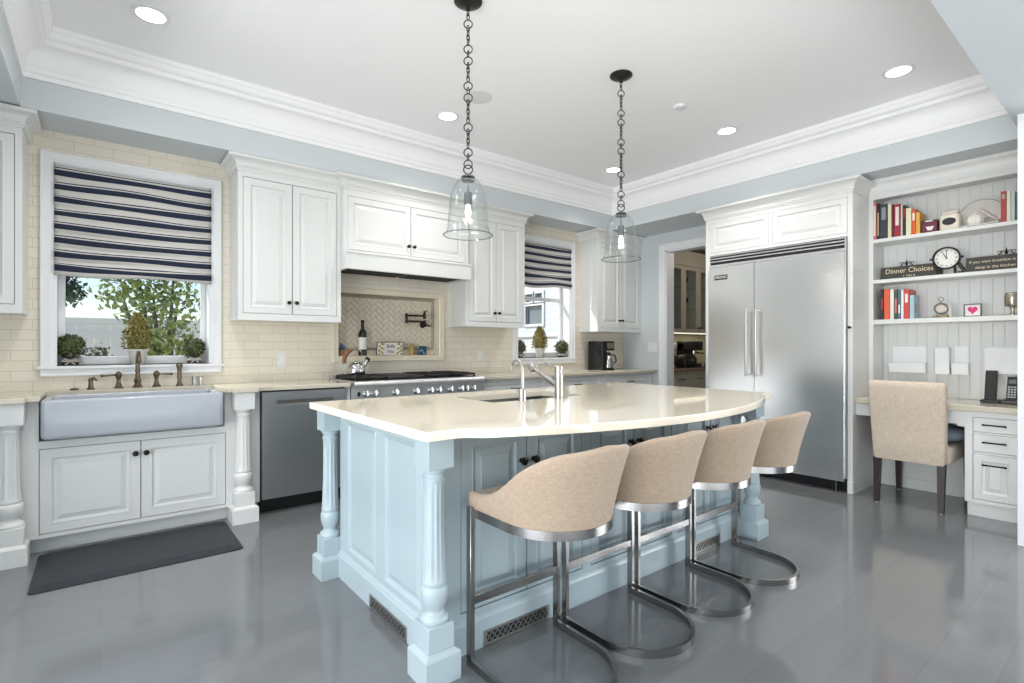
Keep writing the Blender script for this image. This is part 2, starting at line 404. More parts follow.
b = MB(); wall_cells(b, 0.46, YW + 0.0, 0, ZC + 0.1, [DO], lambda y0, y1, z0, z1: b.box(XW, XW + 0.15, y0, y1, z0, z1)); struct(b, 'wall_right', M['wall'])
b = MB(); b.box(XN, XW, 0.567, 1.593, 0, 2.6); struct(b, 'wall_nook', M['wall'])
b = MB(); b.box(4.36, XW + 0.15, 0.45, 0.567, 0, ZS); struct(b, 'wall_right_return', M['trim'])
# family room shell behind the camera
b = MB(); b.box(-4.0, -1.05, 2.9, 3.0, 0, HALL); b.box(XW + 0.15, 7.6, 0.45, 0.567, 0, HALL); struct(b, 'wall_front', M['wall'])
b = MB(); wall_cells(b, -9.5, 3.0, 0, HALL, [(-2.9, 2.5, 0.3, 2.6)], lambda y0, y1, z0, z1: b.box(-4.1, -4.0, y0, y1, z0, z1)); struct(b, 'wall_family_left', M['wall'])
b = MB(); wall_cells(b, -9.5, 0.567, 0, HALL, [(-4.2, -0.5, 0.3, 2.6)], lambda y0, y1, z0, z1: b.box(7.6, 7.7, y0, y1, z0, z1)); struct(b, 'wall_family_right', M['wall'])
b = MB(); wall_cells(b, -4.1, 7.7, 0, HALL, [(-2.4, 5.6, 0.2, 2.6)], lambda x0, x1, z0, z1: b.box(x0, x1, -9.6, -9.5, z0, z1)); struct(b, 'wall_family_back', M['wall'])
b = MB(); b.box(-4.1, 7.7, -9.6, TY0, ZS, ZS + 0.12); b.box(-4.1, -0.95, TY0, 3.0, ZS, ZS + 0.12); b.box(-1.05, -0.95, TY0, 3.0, ZS + 0.12, ZC + 0.1); b.box(-1.05, XW + 0.15, TY0 - 0.12, TY0, ZS + 0.12, ZC + 0.1); struct(b, 'ceiling_near', M['wall'])
# tray ceiling
b = MB(); b.box(TX0 - 0.1, TX1 + 0.1, TY0 - 0.1, TY1 + 0.1, ZC, ZC + 0.1); struct(b, 'ceiling', M['ceil'])
b = MB(); b.box(-0.95, XW, TY1, YW, ZS, ZC); b.box(TX1, XW, TY0, TY1, ZS, ZC); b.box(-0.95, TX0, TY0, TY1, ZS, ZC); struct(b, 'soffit', M['wall'])
b = MB()
cp = [(0.0, 2.785), (0.014, 2.785), (0.014, 2.812), (0.022, 2.820), (0.022, 2.845)]
for i in range(9):
    a = PI / 2 * i / 8; cp.append((0.030 + 0.072 * (1 - math.cos(a)), 2.858 + 0.100 * math.sin(a)))
cp += [(0.112, 2.962), (0.112, 2.985)]
for i in range(6):
    a = PI / 2 * i / 5; cp.append((0.112 + 0.034 * math.sin(a), 2.990 + 0.036 * (1 - math.cos(a))))
cp += [(0.154, 3.032), (0.154, ZC), (0.0, ZC)]
b.sweep([(TX0, TY0), (TX1, TY0), (TX1, TY1), (TX0, TY1)], cp, True, -1)
struct(b, 'trim_crown', M['crown'], smooth=True, ang=28)
# outside
b = MB(); b.box(-8, 16, YW + 0.2, 24, -0.4, -0.25); struct(b, 'ground', M['grass'])

# windows -----------------------------------------------------------------
def window(n, H):
    x0, x1, z0, z1 = H
    b = MB(); cw = 0.068
    pr = [(0.0, 0.0)]
    # casing: four mitred sides, face at YW - 0.025
    def frame(mb, x0, x1, z0, z1, w, yf, yb, step=0.006):
        loops = []
        for off, y in ((0.0, yb), (0.0, yf + step), (0.010, yf + step), (0.016, yf), (w * 0.75, yf), (w * 0.8, yf - step), (w - 0.004, yf - step), (w, yf), (w, yb)):
            loops.append([(x0 - off, y, z0 - off), (x1 + off, y, z0 - off), (x1 + off, y, z1 + off), (x0 - off, y, z1 + off)])
        loops.append(loops[0])
        mb.loft(loops, True, False, False)
    frame(b, x0, x1, z0, z1, cw, YW - 0.020, YW + 0.02)
    t = 0.015
    for bx in ((x0, x0 + t, z0, z1), (x1 - t, x1, z0, z1), (x0, x1, z1 - t, z1)):
        b.box(bx[0], bx[1], YW - 0.002, YW + 0.2, bx[2], bx[3])
    b.box(x0 - 0.085, x1 + 0.085, YW - 0.035, YW + 0.012, z0 - 0.022, z0, 0.004)
    b.box(x0, x1, YW + 0.0, YW + 0.2, z0 - 0.012, z0, 0.002)
    root = struct(b, 'window_%d' % n, M['trim'], smooth=True, ang=30)
    b = MB(); s0 = 0.036
    ya, yb = YW + 0.13, YW + 0.17
    b.box(x0 + t, x0 + t + s0, ya, yb, z0, z1 - t, 0.004); b.box(x1 - t - s0, x1 - t, ya, yb, z0, z1 - t, 0.004)
    b.box(x0 + t + s0, x1 - t - s0, ya, yb, z0, z0 + 0.06, 0.004); b.box(x0 + t + s0, x1 - t - s0, ya, yb, z1 - t - s0, z1 - t, 0.004)
    zm = (z0 + z1) / 2 + 0.03
    if n == 1: zm = 1.80
    b.box(x0 + t + s0, x1 - t - s0, ya, yb, zm - 0.02, zm + 0.02, 0.004)
    sash = b.build('sash', M['trim'], root)
    b = MB(); b.box(x0 + t + s0 - 0.005, x1 - t - s0 + 0.005, YW + 0.148, YW + 0.152, z0 + 0.05, z1 - t - 0.04); b.build('pane', M['pane'], root)
    return root
window(1, W1); window(2, W2)
# doorway casing
b = MB()
y0, y1, zt = DO[0], DO[1], DO[3]
for (a0, a1, z0, z1) in ((y1, y1 + 0.085, 0, zt + 0.085), (y0 - 0.02, y1, zt, zt + 0.085)):
    b.box(XW - 0.022, XW + 0.002, a0, a1, z0, z1, 0.004)
b.box(XW - 0.03, XW, y1 + 0.065, y1 + 0.085, 0, zt + 0.085, 0.004); b.box(XW - 0.03, XW, y0 - 0.02, y1 + 0.085, zt + 0.065, zt + 0.085, 0.004)
b.box(XW - 0.002, XW + 0.152, y1 - 0.015, y1, 0, zt); b.box(XW - 0.002, XW + 0.152, y0, y1, zt - 0.015, zt)
struct(b, 'door_1', M['trim'])
# pantry shell
b = MB()
b.box(XW + 0.15, 7.6, YW, YW + 0.12, 0, ZS); b.box(7.5, 7.6, 2.5, YW, 0, ZS); b.box(XW + 0.15, 7.6, 2.4, 2.5, 0, ZS)
struct(b, 'wall_pantry', M['pantryin'])
b = MB(); b.box(XW + 0.15, 7.6, 2.4, YW + 0.12, ZS, ZS + 0.1); struct(b, 'ceiling_pantry', M['pantryin'])

# ---------------------------------------------------------------- cabinet helpers
RAISED = lambda t=0.02, rail=0.055: [(0, -t), (0, -0.0015), (0.0015, 0), (rail - 0.012, 0), (rail - 0.008, 0.002), (rail - 0.003, 0.0), (rail, -0.009), (rail + 0.010, -0.010), (rail + 0.034, -0.002), (rail + 0.036, 0.0)]
def door_on(root, name, O, U, V, w, h, mat, t=0.02, rail=0.055, prof=None):
    U, V = Vector(U), Vector(V)
    b = MB(); b.panel(O, U, V, U.cross(V), w, h, prof or RAISED(t, rail))
    return b.build(name, mat, root)
def knob_on(par, P, Nn, r=0.015, mat=None):
    t = MB(); t.lathe([(0.0105, 0.0), (0.0105, 0.002), (0.005, 0.005), (0.005, 0.014), (r * 0.8, 0.018), (r, 0.023), (r * 0.92, 0.028), (r * 0.5, 0.031), (0.0005, 0.032)], (0, 0, 0), 16)
    b = MB(); b.merge(t, Matrix.Translation(Vector(P)) @ Vector(Nn).to_track_quat('Z', 'Y').to_matrix().to_4x4())
    return b.build('knob', mat or M['knob'], par, smooth=True)
def pull_on(par, P, U, Nn, L=0.11, mat=None, r=0.0055):
    P, U, Nn = Vector(P), Vector(U), Vector(Nn); b = MB()
    b.tube([P - U * L / 2 + Nn * 0.026, P + U * L / 2 + Nn * 0.026], r, 8)
    for sgn in (-1, 1): b.tube([P + U * sgn * L * 0.38, P + U * sgn * L * 0.38 + Nn * 0.026], r * 0.9, 8); b.ball(P + U * sgn * L / 2 + Nn * 0.026, r * 1.35, 8, 6)
    return b.build('handle', mat or M['knob'], par, smooth=True)
CROWN = lambda z0, z1, p=0.07: [(-0.002, z0), (0.008, z0), (0.008, z0 + 0.012), (0.014, z0 + 0.016), (0.014, z0 + (z1 - z0) * 0.34)] + \
    [(0.016 + (p - 0.024) * (1 - math.cos(PI / 2 * i / 6)), z0 + (z1 - z0) * (0.36 + 0.42 * math.sin(PI / 2 * i / 6))) for i in range(7)] + \
    [(p - 0.006, z0 + (z1 - z0) * 0.80), (p, z0 + (z1 - z0) * 0.84), (p, z1), (-0.002, z1)]
def dentils(mb, path, z, p=0.014, side=1, step=0.024):
    for i in range(len(path) - 1):
        a, c = Vector(path[i]), Vector(path[i + 1]); d = c - a; L = d.length; d.normalize(); nn = Vector((d.y, -d.x)) * side
        k = int(L / step)
        for j in range(k):
            m = a + d * (j + 0.5) * L / k + nn * (p + 0.003)
            hx, hy = (0.006, 0.005) if abs(d.x) > 0.5 else (0.005, 0.006)
            mb.box(m.x - hx, m.x + hx, m.y - hy, m.y + hy, z - 0.006, z + 0.006)
# faces towards -Y (range wall run): U=+X, V=+Z, N = X x Z = -Y
def upper(name, label, x0, x1, yf, z0, ztop, n, left=True, right=True, mat=None, dz=(0.05, 0.045), p=0.07, leftpanel=False, knobs=True, ctop=2.597, z0door=None):
    mat = mat or M['white']
    root = thing(name, label, 'cabinet', ((x0 + x1) / 2, YW, z0))
    st = 0.032; rb, rt = dz; g = 0.0034
    zb = z0door if z0door else z0 + rb; zt = ztop - rt
    b = MB(); b.box(x0 + (0.0 if not leftpanel else 0.018), x1, yf + 0.024, YW - 0.001, z0, ctop - 0.002)
    b.box(x0, x0 + st, yf, yf + 0.024, z0, ctop - 0.002); b.box(x1 - st, x1, yf, yf + 0.024, z0, ctop - 0.002)
    b.box(x0 + st, x1 - st, yf, yf + 0.024, z0, zb); b.box(x0 + st, x1 - st, yf, yf + 0.024, zt, ctop - 0.002)
    b.build('body', mat, root)
    w = (x1 - x0 - 2 * st - (n - 1) * 0.0) / n
    for i in range(n):
        d = door_on(root, 'door', (x0 + st + i * w + g, yf + 0.001, zb + g), X3, Z3, w - 2 * g, zt - zb - 2 * g, mat)
        if knobs:
            kx = x0 + st + (i + 1) * w - 0.028 if i % 2 == 0 else x0 + st + i * w + 0.028
            knob_on(d, (kx, yf + 0.001, zb + 0.09), (0, -1, 0))
    b = MB(); path = []
    if left: path.append((x0, YW - 0.001))
    path += [(x0, yf), (x1, yf)]
    if right: path.append((x1, YW - 0.001))
    b.sweep(path, CROWN(ztop - 0.005, ctop, p), False, 1); dentils(b, path, ztop + 0.022, 0.014, 1)
    b.build('crown', mat, root, smooth=True, ang=30)
    if leftpanel:
        dd = door_on(root, 'side_panel', (x0 + 0.017, YW - 0.002, z0 + 0.0), (0, -1, 0), Z3, YW - yf - 0.026, ztop - z0 - 0.01, mat, t=0.016)
    return root
A = upper('upper_cabinet', 'white two-door upper cabinet between the left window and the range hood', 0.79, 1.55, 4.215, 1.40, 2.50, 2, True, False)
Bc = upper('upper_cabinet', 'white two-door upper cabinet between the range hood and the right window', 2.77, 3.51, 4.215, 1.40, 2.50, 2, False, True)
Cc = upper('upper_cabinet', 'white two-door upper cabinet in the far corner over the coffee maker', 4.64, XW - 0.001, 4.215, 1.385, 2.50, 2, True, False, leftpanel=True)
Lc = upper('upper_cabinet', 'white upper cabinet at the left edge beside the large window', -0.949, -0.36, 4.215, 1.40, 2.50, 1, False, True, knobs=False)
# hood cabinet
root = thing('range_hood', 'white panelled hood cabinet with two doors over the range', 'range hood', (2.16, YW, 1.83))
hy = 4.165; hx0, hx1 = 1.552, 2.768
b = MB()
b.box(hx0, hx1, hy + 0.024, YW - 0.001, 1.98, 2.592); b.box(hx0, hx0 + 0.035, hy, hy + 0.024, 1.98, 2.592); b.box(hx1 - 0.035, hx1, hy, hy + 0.024, 1.98, 2.592)
b.box(hx0 + 0.035, hx1 - 0.035, hy, hy + 0.024, 2.44, 2.592); b.box(hx0 + 0.035, hx1 - 0.035, hy, hy + 0.024, 1.98, 2.0)
b.build('body', M['white'], root)
w = (hx1 - hx0 - 0.07) / 2
for i in range(2):
    d = door_on(root, 'door', (hx0 + 0.035 + i * w + 0.003, hy + 0.001, 2.003), X3, Z3, w - 0.006, 0.434, M['white'])
    knob_on(d, (hx0 + 0.035 + w + (-0.028 if i == 0 else 0.028), hy + 0.001, 2.085), (0, -1, 0))
b = MB(); path = [(hx0, hy + 0.05), (hx0, hy), (hx1, hy), (hx1, hy + 0.05)]
b.sweep(path, CROWN(2.495, 2.597, 0.07), False, 1); dentils(b, path, 2.522)
b.build('crown', M['white'], root, smooth=True, ang=30)
b = MB(); v0, v1 = 1.835, 1.98
b.box(hx0, hx1, 4.115, 4.14, v0, v1, 0.004); b.box(hx0, hx0 + 0.02, 4.14, YW - 0.001, v0, v1); b.box(hx1 - 0.02, hx1, 4.14, YW - 0.001, v0, v1)
b.box(hx0 + 0.0, hx1 - 0.0, 4.107, 4.125, v1 - 0.016, v1 + 0.004, 0.004); b.box(hx0 + 0.02, hx1 - 0.02, 4.14, YW - 0.001, v1 - 0.01, v1)
b.build('valance', M['white'], root)
b = MB(); b.box(hx0 + 0.022, hx1 - 0.022, 4.142, YW - 0.01, 1.85, 1.872, 0.003); b.build('liner', M['steel'], root)
for i in range(2):
    b = MB(); fx = hx0 + 0.07 + i * 0.555; b.box(fx, fx + 0.52, 4.19, 4.45, 1.842, 1.851)
    for j in range(9): b.box(fx + 0.02, fx + 0.50, 4.20 + j * 0.027, 4.212 + j * 0.027, 1.838, 1.843)
    b.build('filter', M['dark'], root)
b = MB(); b.box(hx0 + 0.5, hx0 + 0.72, 4.15, 4.175, 1.842, 1.851, 0.002)
for i in range(3): b.ball((hx0 + 0.56 + i * 0.05, 4.163, 1.841), 0.009, 10, 6)
b.build('control_strip', M['chrome'], root, smooth=True)

# turned post -------------------------------------------------------------
def post_profile(z0, H):
    s = lambda f: z0 + f
    return None
def turned_post(mat, name, root, cx, cy, H, pl=0.07, bl=0.056, dup_from=None):
    b = MB()
    b.box(cx - pl, cx + pl, cy - pl, cy + pl, 0, 0.095); b.loft([[(cx + sx * q, cy + sy * q, z) for sx, sy in ((-1, -1), (1, -1), (1, 1), (-1, 1))] for q, z in ((pl, 0.095), (pl - 0.002, 0.101), (bl + 0.004, 0.110), (bl, 0.114))])
    b.box(cx - bl, cx + bl, cy - bl, cy + bl, 0.114, 0.205, 0.002)
    top = H - 0.118; k_ = bl / 0.0615
    b.box(cx - bl, cx + bl, cy - bl, cy + bl, top, H, 0.002)
    pr = [(0.056, 0.203), (0.060, 0.209), (0.0605, 0.218), (0.057, 0.226), (0.046, 0.233), (0.042, 0.240), (0.040, 0.248), (0.043, 0.256), (0.050, 0.268), (0.0555, 0.288), (0.0575, 0.306), (0.0565, 0.324), (0.052, 0.334), (0.048, 0.336), (0.048, 0.340), (0.051, 0.342), (0.052, 0.348), (0.051, 0.354)]
    n = 14; z1, z2 = 0.358, top - 0.055
    for i in range(n + 1):
        f = i / n; pr.append((0.050 - 0.008 * f - 0.003 * math.sin(PI * f), z1 + (z2 - z1) * f))
    pr += [(0.043, z2 + 0.006), (0.047, z2 + 0.012), (0.047, z2 + 0.020), (0.042, z2 + 0.024), (0.042, z2 + 0.032), (0.048, z2 + 0.040), (0.053, z2 + 0.046), (0.053, z2 + 0.053), (0.050, top + 0.002)]
    b.lathe([(r * k_, z) for r, z in pr], (cx, cy, 0), 64, flute=(z1 + 0.008, z2 - 0.006, 12, 0.10))
    return b.build(name, mat, root, smooth=True, ang=40)

# sink base cabinet -------------------------------------------------------
YB = 4.03
root = thing('sink_base_cabinet', 'white base cabinet with two raised-panel doors and turned posts under the apron sink', 'cabinet', (0.2, YB, 0))
b = MB(); sx0, sx1 = -0.315, 0.895
b.box(-0.949, sx1, YB + 0.024, YW - 0.001, 0.10, 0.655); b.box(-0.949, sx1, YB + 0.075, YW - 0.001, 0, 0.10)
b.box(-0.949, -0.275, YB, YB + 0.024, 0.095, 0.655); b.box(0.68, sx1, YB, YB + 0.024, 0.095, 0.655)
b.box(-0.275, 0.68, YB, YB + 0.024, 0.095, 0.118); b.box(-0.275, 0.68, YB, YB + 0.024, 0.612, 0.655)
b.box(-0.949, -0.275, YB, YW - 0.001, 0.655, 0.888); b.box(0.672, sx1, YB, YW - 0.001, 0.655, 0.888)
b.build('body', M['white'], root)
for i in range(2):
    x0 = (-0.275, 0.203)[i]; w = (0.478, 0.477)[i]
    d = door_on(root, 'door', (x0 + 0.003, YB + 0.001, 0.1215), X3, Z3, w - 0.006, 0.487, M['white'], rail=0.06)
    knob_on(d, ((0.203 - 0.028, 0.203 + 0.028)[i], YB + 0.001, 0.533), (0, -1, 0), 0.017)
turned_post(M['white'], 'post', root, -0.394, 3.975, 0.888, 0.082, 0.066); turned_post(M['white'], 'post', root, 0.778, 3.975, 0.888, 0.082, 0.062)
# worktop with sink cut-out
b = MB(); zt = 0.92
b.box(-0.949, -0.266, 3.965, YW - 0.001, 0.889, zt, 0.004); b.box(0.656, 1.54, 3.965, YW - 0.001, 0.889, zt, 0.004); b.box(-0.266, 0.656, 4.375, YW - 0.001, 0.889, zt)
b.box(-0.949, -0.32, 3.885, 3.97, 0.889, zt, 0.004); b.box(0.70, 0.86, 3.885, 3.97, 0.889, zt, 0.004)
tag(b.build('countertop', M['stone']), 'cream stone countertop around the white apron sink, left of the range', 'countertop')
# apron sink
b = MB(); ax0, ax1, ay0, ay1, az0, az1 = -0.262, 0.652, 3.915, 4.372, 0.672, 0.897
def rrect(x0, x1, y0, y1, r, z, n=5):
    out = []
    for cx, cy, a0 in ((x1 - r, y1 - r, 0), (x0 + r, y1 - r, 90), (x0 + r, y0 + r, 180), (x1 - r, y0 + r, 270)):
        for i in range(n + 1):
            a = R(a0 + 90 * i / n); out.append((cx + r * math.cos(a), cy + r * math.sin(a), z))
    return out
lo = []
for d, z in ((0.022, az0), (0.010, az0 + 0.004), (0.003, az0 + 0.012), (0, az0 + 0.024), (0, az1 - 0.012), (0.002, az1 - 0.004), (0.007, az1), (0.030, az1), (0.035, az1 - 0.003), (0.038, az1 - 0.012), (0.045, az0 + 0.06), (0.065, az0 + 0.035), (0.12, az0 + 0.03)):
    lo.append(rrect(ax0 + d, ax1 - d, ay0 + d, ay1 - d, 0.035 if z < az1 - 0.002 or d < 0.02 else 0.03, z))
b.loft(lo)
root = tag(b.build('apron_sink', M['porcelain'], smooth=True, ang=50), 'white fireclay apron-front sink under the left window', 'sink')
# mat
b = MB(); lo = []
mx0, mx1, my0, my1 = -0.276, 0.672, 3.412, 4.03
for d, z in ((0, 0.001), (0, 0.005), (0.05, 0.0195), (0.056, 0.02)):
    lo.append(rrect(mx0 + d, mx1 - d, my0 + d, my1 - d * 0.6, 0.03, z))
b.loft(lo); tag(b.build('floor_mat', M['rubber'], smooth=True, ang=20), 'black cushioned floor mat lying before the sink cabinet', 'mat')
# sink tap set ------------------------------------------------------------
zt = 0.921; fy = 4.44
root = thing('bridge_faucet', 'aged bronze two-handle kitchen faucet behind the apron sink', 'faucet', (0.206, fy, zt))
AB = M['agedbrass']
b = MB(); b.lathe([(0.030, 0), (0.030, 0.006), (0.022, 0.012), (0.017, 0.03), (0.021, 0.04), (0.023, 0.05), (0.016, 0.062), (0.013, 0.10), (0.016, 0.115), (0.016, 0.122), (0.012, 0.13)], (0.206, fy, zt), 18)
pts = [(0.206, fy, zt + 0.12)]
for i in range(13):
    a = PI * i / 12 * 0.95; pts.append((0.206, fy - 0.075 * (1 - math.cos(a)), zt + 0.165 + 0.075 * math.sin(a)))
b.tube(pts, [0.013] * 12 + [0.014, 0.016], 12); b.build('spout', AB, root, smooth=True)
for sgn, hx in ((-1, 0.10), (1, 0.314)):
    b = MB(); b.lathe([(0.027, 0), (0.027, 0.006), (0.019, 0.012), (0.014, 0.03), (0.011, 0.05), (0.014, 0.07), (0.019, 0.078), (0.019, 0.098), (0.012, 0.106), (0.006, 0.112), (0.001, 0.113)], (hx, fy, zt), 16)
    b.tube([(hx, fy, zt + 0.088), (hx + sgn * 0.03, fy - 0.004, zt + 0.09), (hx + sgn * 0.085, fy - 0.012, zt + 0.086)], [0.008, 0.006, 0.007], 8); b.ball((hx + sgn * 0.088, fy - 0.012, zt + 0.086), 0.010, 10, 6)
    b.build('handle', AB, root, smooth=True)
b = MB(); b.lathe([(0.024, 0), (0.024, 0.006), (0.015, 0.016), (0.012, 0.04), (0.015, 0.06), (0.013, 0.10), (0.016, 0.125), (0.020, 0.14), (0.020, 0.155), (0.012, 0.165), (0.001, 0.166)], (0.451, fy, zt), 16)
tag(b.build('side_spray', AB, smooth=True), 'aged bronze side sprayer standing right of the faucet handles', 'sprayer')
b = MB(); b.lathe([(0.022, 0), (0.022, 0.005), (0.014, 0.012), (0.012, 0.05), (0.016, 0.056), (0.012, 0.072), (0.001, 0.074)], (-0.047, fy, zt), 14)
b.tube([(-0.047, fy, zt + 0.066), (-0.03, fy - 0.02, zt + 0.075), (-0.018, fy - 0.045, zt + 0.058)], 0.006, 8)
tag(b.build('soap_dispenser', AB, smooth=True), 'small bronze soap pump left of the faucet handles', 'soap dispenser')
b = MB(); b.lathe([(0.024, 0), (0.024, 0.006), (0.018, 0.010), (0.001, 0.011)], (-0.13, fy - 0.01, zt), 16)
tag(b.build('sink_hole_cap', AB, smooth=True), 'flat bronze cap on the worktop left of the soap pump', 'cap')
b = MB(); b.lathe([(0.018, 0), (0.018, 0.06), (0.015, 0.065), (0.001, 0.066)], (0.545, fy, zt), 16); b.lathe([(0.016, 0), (0.016, 0.06), (0.001, 0.062)], (0.585, fy, zt), 16)
tag(b.build('air_gap', M['nickel'], smooth=True), 'short nickel air gap caps at the right end of the sink ledge', 'air gap')
# dishwasher --------------------------------------------------------------
root = thing('dishwasher', 'stainless steel dishwasher with pocket handle between the sink cabinet and the range', 'dishwasher', (1.2, 4.0, 0))
dx0, dx1 = 0.900, 1.508
b = MB(); b.box(dx0, dx1, 4.03, YW - 0.01, 0.10, 0.886); b.build('body', M['black'], root)
b = MB(); dy = 3.995; px0, px1, pz0, pz1 = dx0 + 0.10, dx1 - 0.10, 0.775, 0.815
wall_cells(b, dx0 + 0.004, dx1 - 0.004, 0.112, 0.876, [(px0, px1, pz0, pz1)], lambda x0, x1, z0, z1: b.box(x0, x1, dy, 4.028, z0, z1)); b.build('door', M['dwsteel'], root)
b = MB(); b.box(px0, px1, 4.022, 4.029, pz0, pz1); b.prism([(dy + 0.001, pz1), (4.022, pz1), (4.022, pz0 + 0.012)], 'yz', px0, px1); b.build('pocket_handle', M['nickel'], root)
b = MB(); b.box(dx0, dx1, 4.08, 4.10, 0.0, 0.10); b.build('toe_kick', M['black'], root)
b = MB(); b.box(1.511, 1.550, 4.02, YW - 0.001, 0.0, 0.888); tag(b.build('filler_panel', M['white']), 'narrow white filler panel between the dishwasher and the range', 'panel')

# range -------------------------------------------------------------------
rx0, rx1 = 1.556, 2.766
root = thing('kitchen_range', 'wide stainless steel range with black grates below the hood', 'range', (2.16, 4.0, 0))
b = MB(); b.box(rx0, rx1, 4.0, YW - 0.005, 0.09, 0.895); b.box(rx0, rx1, 3.94, YW - 0.005, 0.893, 0.926, 0.004)
b.tube([(rx0 - 0.012, 3.925, 0.905), (rx1 + 0.012, 3.925, 0.905)], 0.024, 14); b.box(rx0 - 0.012, rx1 + 0.012, 3.925, 4.0, 0.886, 0.929, 0.002)
b.box(rx0, rx1, YW - 0.06, YW - 0.002, 0.926, 0.955, 0.004)
b.build('body', M['steel'], root, smooth=True)
b = MB(); b.prism([(3.945, 0.885), (4.0, 0.885), (4.0, 0.77), (3.965, 0.77)], 'yz', rx0 + 0.002, rx1 - 0.002); b.build('control_panel', M['rangepanel'], root)
b = MB(); b.box(rx0 + 0.03, rx1 - 0.03, 3.97, YW - 0.07, 0.9262, 0.932); b.build('burner_tray', M['blackiron'], root)
for i, x in enumerate((0.10, 0.17, 0.35, 0.54, 0.68, 0.76, 0.88, 0.99, 1.045, 1.12)):
    b = MB(); t = MB(); t.lathe([(0.030, 0), (0.030, 0.004), (0.022, 0.006), (0.024, 0.03), (0.020, 0.036), (0.001, 0.037)], (0, 0, 0), 18)
    t.box(-0.006, 0.006, -0.024, 0.024, 0.03, 0.046, 0.003)
    b.merge(t, Matrix.Translation((rx0 + x, 3.954, 0.828)) @ Vector((0, -1, 0.17)).to_track_quat('Z', 'Y').to_matrix().to_4x4()); b.build('knob', M['chrome'], root, smooth=True)
b = MB(); b.box(rx0 + 0.03, rx0 + 0.05, 3.948, 3.956, 0.81, 0.845); b.build('switch', M['black'], root)
def grate(x0, x1, y0=3.985, y1=4.44):
    b = MB(); z0, z1 = 0.945, 0.963
    for x in (x0 + 0.008, x1 - 0.008): b.box(x - 0.008, x + 0.008, y0, y1, z0, z1, 0.003)
    for y in (y0 + 0.008, (y0 + y1) / 2, y1 - 0.008): b.box(x0, x1, y - 0.008, y + 0.008, z0, z1, 0.003)
    for k in range(5):
        x = x0 + (x1 - x0) * (k + 1) / 6; b.box(x - 0.005, x + 0.005, y0 + 0.02, y1 - 0.02, z0 + 0.004, z1 + 0.006, 0.002)
    for yy in (y0 + 0.11, y0 + 0.34):
        b.lathe([(0.05, 0.932), (0.05, 0.942), (0.035, 0.950), (0.001, 0.951)], ((x0 + x1) / 2, yy, 0), 16)
        b.box(x0 + 0.02, x1 - 0.02, yy - 0.005, yy + 0.005, z0 + 0.004, z1 + 0.006, 0.002)
    for x in (x0 + 0.008, x1 - 0.008):
        for y in (y0 + 0.01, y1 - 0.01): b.box(x - 0.007, x + 0.007, y - 0.007, y + 0.007, 0.931, z0)
    b.build('grate', M['blackiron'], root)
for g0 in (rx0 + 0.035, rx0 + 0.655, rx0 + 0.915): grate(g0, g0 + 0.255)
b = MB(); b.box(rx0 + 0.30, rx0 + 0.645, 3.98, 4.44, 0.932, 0.958, 0.006); b.box(rx0 + 0.33, rx0 + 0.615, 4.0, 4.42, 0.957, 0.962, 0.003); b.build('griddle_cover', M['blackiron'], root)
for i, (o0, o1) in enumerate(((rx0 + 0.01, rx0 + 0.70), (rx0 + 0.715, rx1 - 0.01))):
    b = MB(); b.box(o0, o1, 3.965, 4.0, 0.20, 0.755, 0.006); d = b.build('oven_door', M['steel'], root)
    b = MB(); b.box(o0 + 0.10, o1 - 0.10, 3.961, 3.968, 0.32, 0.60, 0.002); b.build('oven_window', M['black'], d)
    b = MB(); b.tube([(o0 + 0.05, 3.915, 0.70), (o1 - 0.05, 3.915, 0.70)], 0.013, 10)
    for hx in (o0 + 0.08, o1 - 0.08): b.tube([(hx, 3.965, 0.70), (hx, 3.915, 0.70)], 0.009, 8)
    b.build('handle', M['steel'], d, smooth=True)
b = MB(); b.box(rx0 + 0.01, rx1 - 0.01, 3.99, 4.03, 0.03, 0.19, 0.003); b.build('kick_panel', M['steel'], root)
for x in (rx0 + 0.05, rx1 - 0.05):
    for y in (4.06, 4.44): b = MB(); b.lathe([(0.02, 0), (0.02, 0.092)], (x, y, 0), 12); b.build('foot', M['chrome'], root)
# kettle
kx, ky, kz = 1.70, 4.27, 0.970
root = thing('tea_kettle', 'stainless tea kettle with brown handle on the rear left burner', 'kettle', (kx, ky, kz))
b = MB(); b.lathe([(0.070, 0), (0.076, 0.004), (0.080, 0.02), (0.078, 0.045), (0.069, 0.073), (0.052, 0.092), (0.034, 0.099), (0.032, 0.103), (0.017, 0.106), (0.001, 0.107)], (kx, ky, kz), 24)
b.lathe([(0.006, 0.104), (0.012, 0.114), (0.010, 0.122), (0.001, 0.124)], (kx, ky, kz), 12); b.build('body', M['chrome'], root, smooth=True)
b = MB(); b.tube([(kx + 0.045, ky - 0.01, kz + 0.06), (kx + 0.072, ky - 0.01, kz + 0.092), (kx + 0.092, ky - 0.01, kz + 0.118)], [0.026, 0.022, 0.02], 12); sp = b.build('spout', M['chrome'], root, smooth=True)
b = MB(); b.tube([(kx + 0.090, ky - 0.01, kz + 0.116), (kx + 0.106, ky - 0.01, kz + 0.136)], [0.024, 0.02], 12); b.build('spout_cap', M['black'], sp, smooth=True)
b = MB(); pts = []
for i in range(13):
    a = R(200 - 150 * i / 12); pts.append((kx - 0.012 + 0.092 * math.cos(a), ky, kz + 0.105 + 0.105 * math.sin(a)))
b.tube(pts, [0.007] * 3 + [0.007] * 10, 8); b.build('bail', M['chrome'], root, smooth=True)
b = MB(); b.tube(pts[1:9], [0.012, 0.017, 0.018, 0.017, 0.016, 0.017, 0.016, 0.011], 10); b.build('grip', col('brown_grip', 120, 74, 46, 0.4), root, smooth=True)

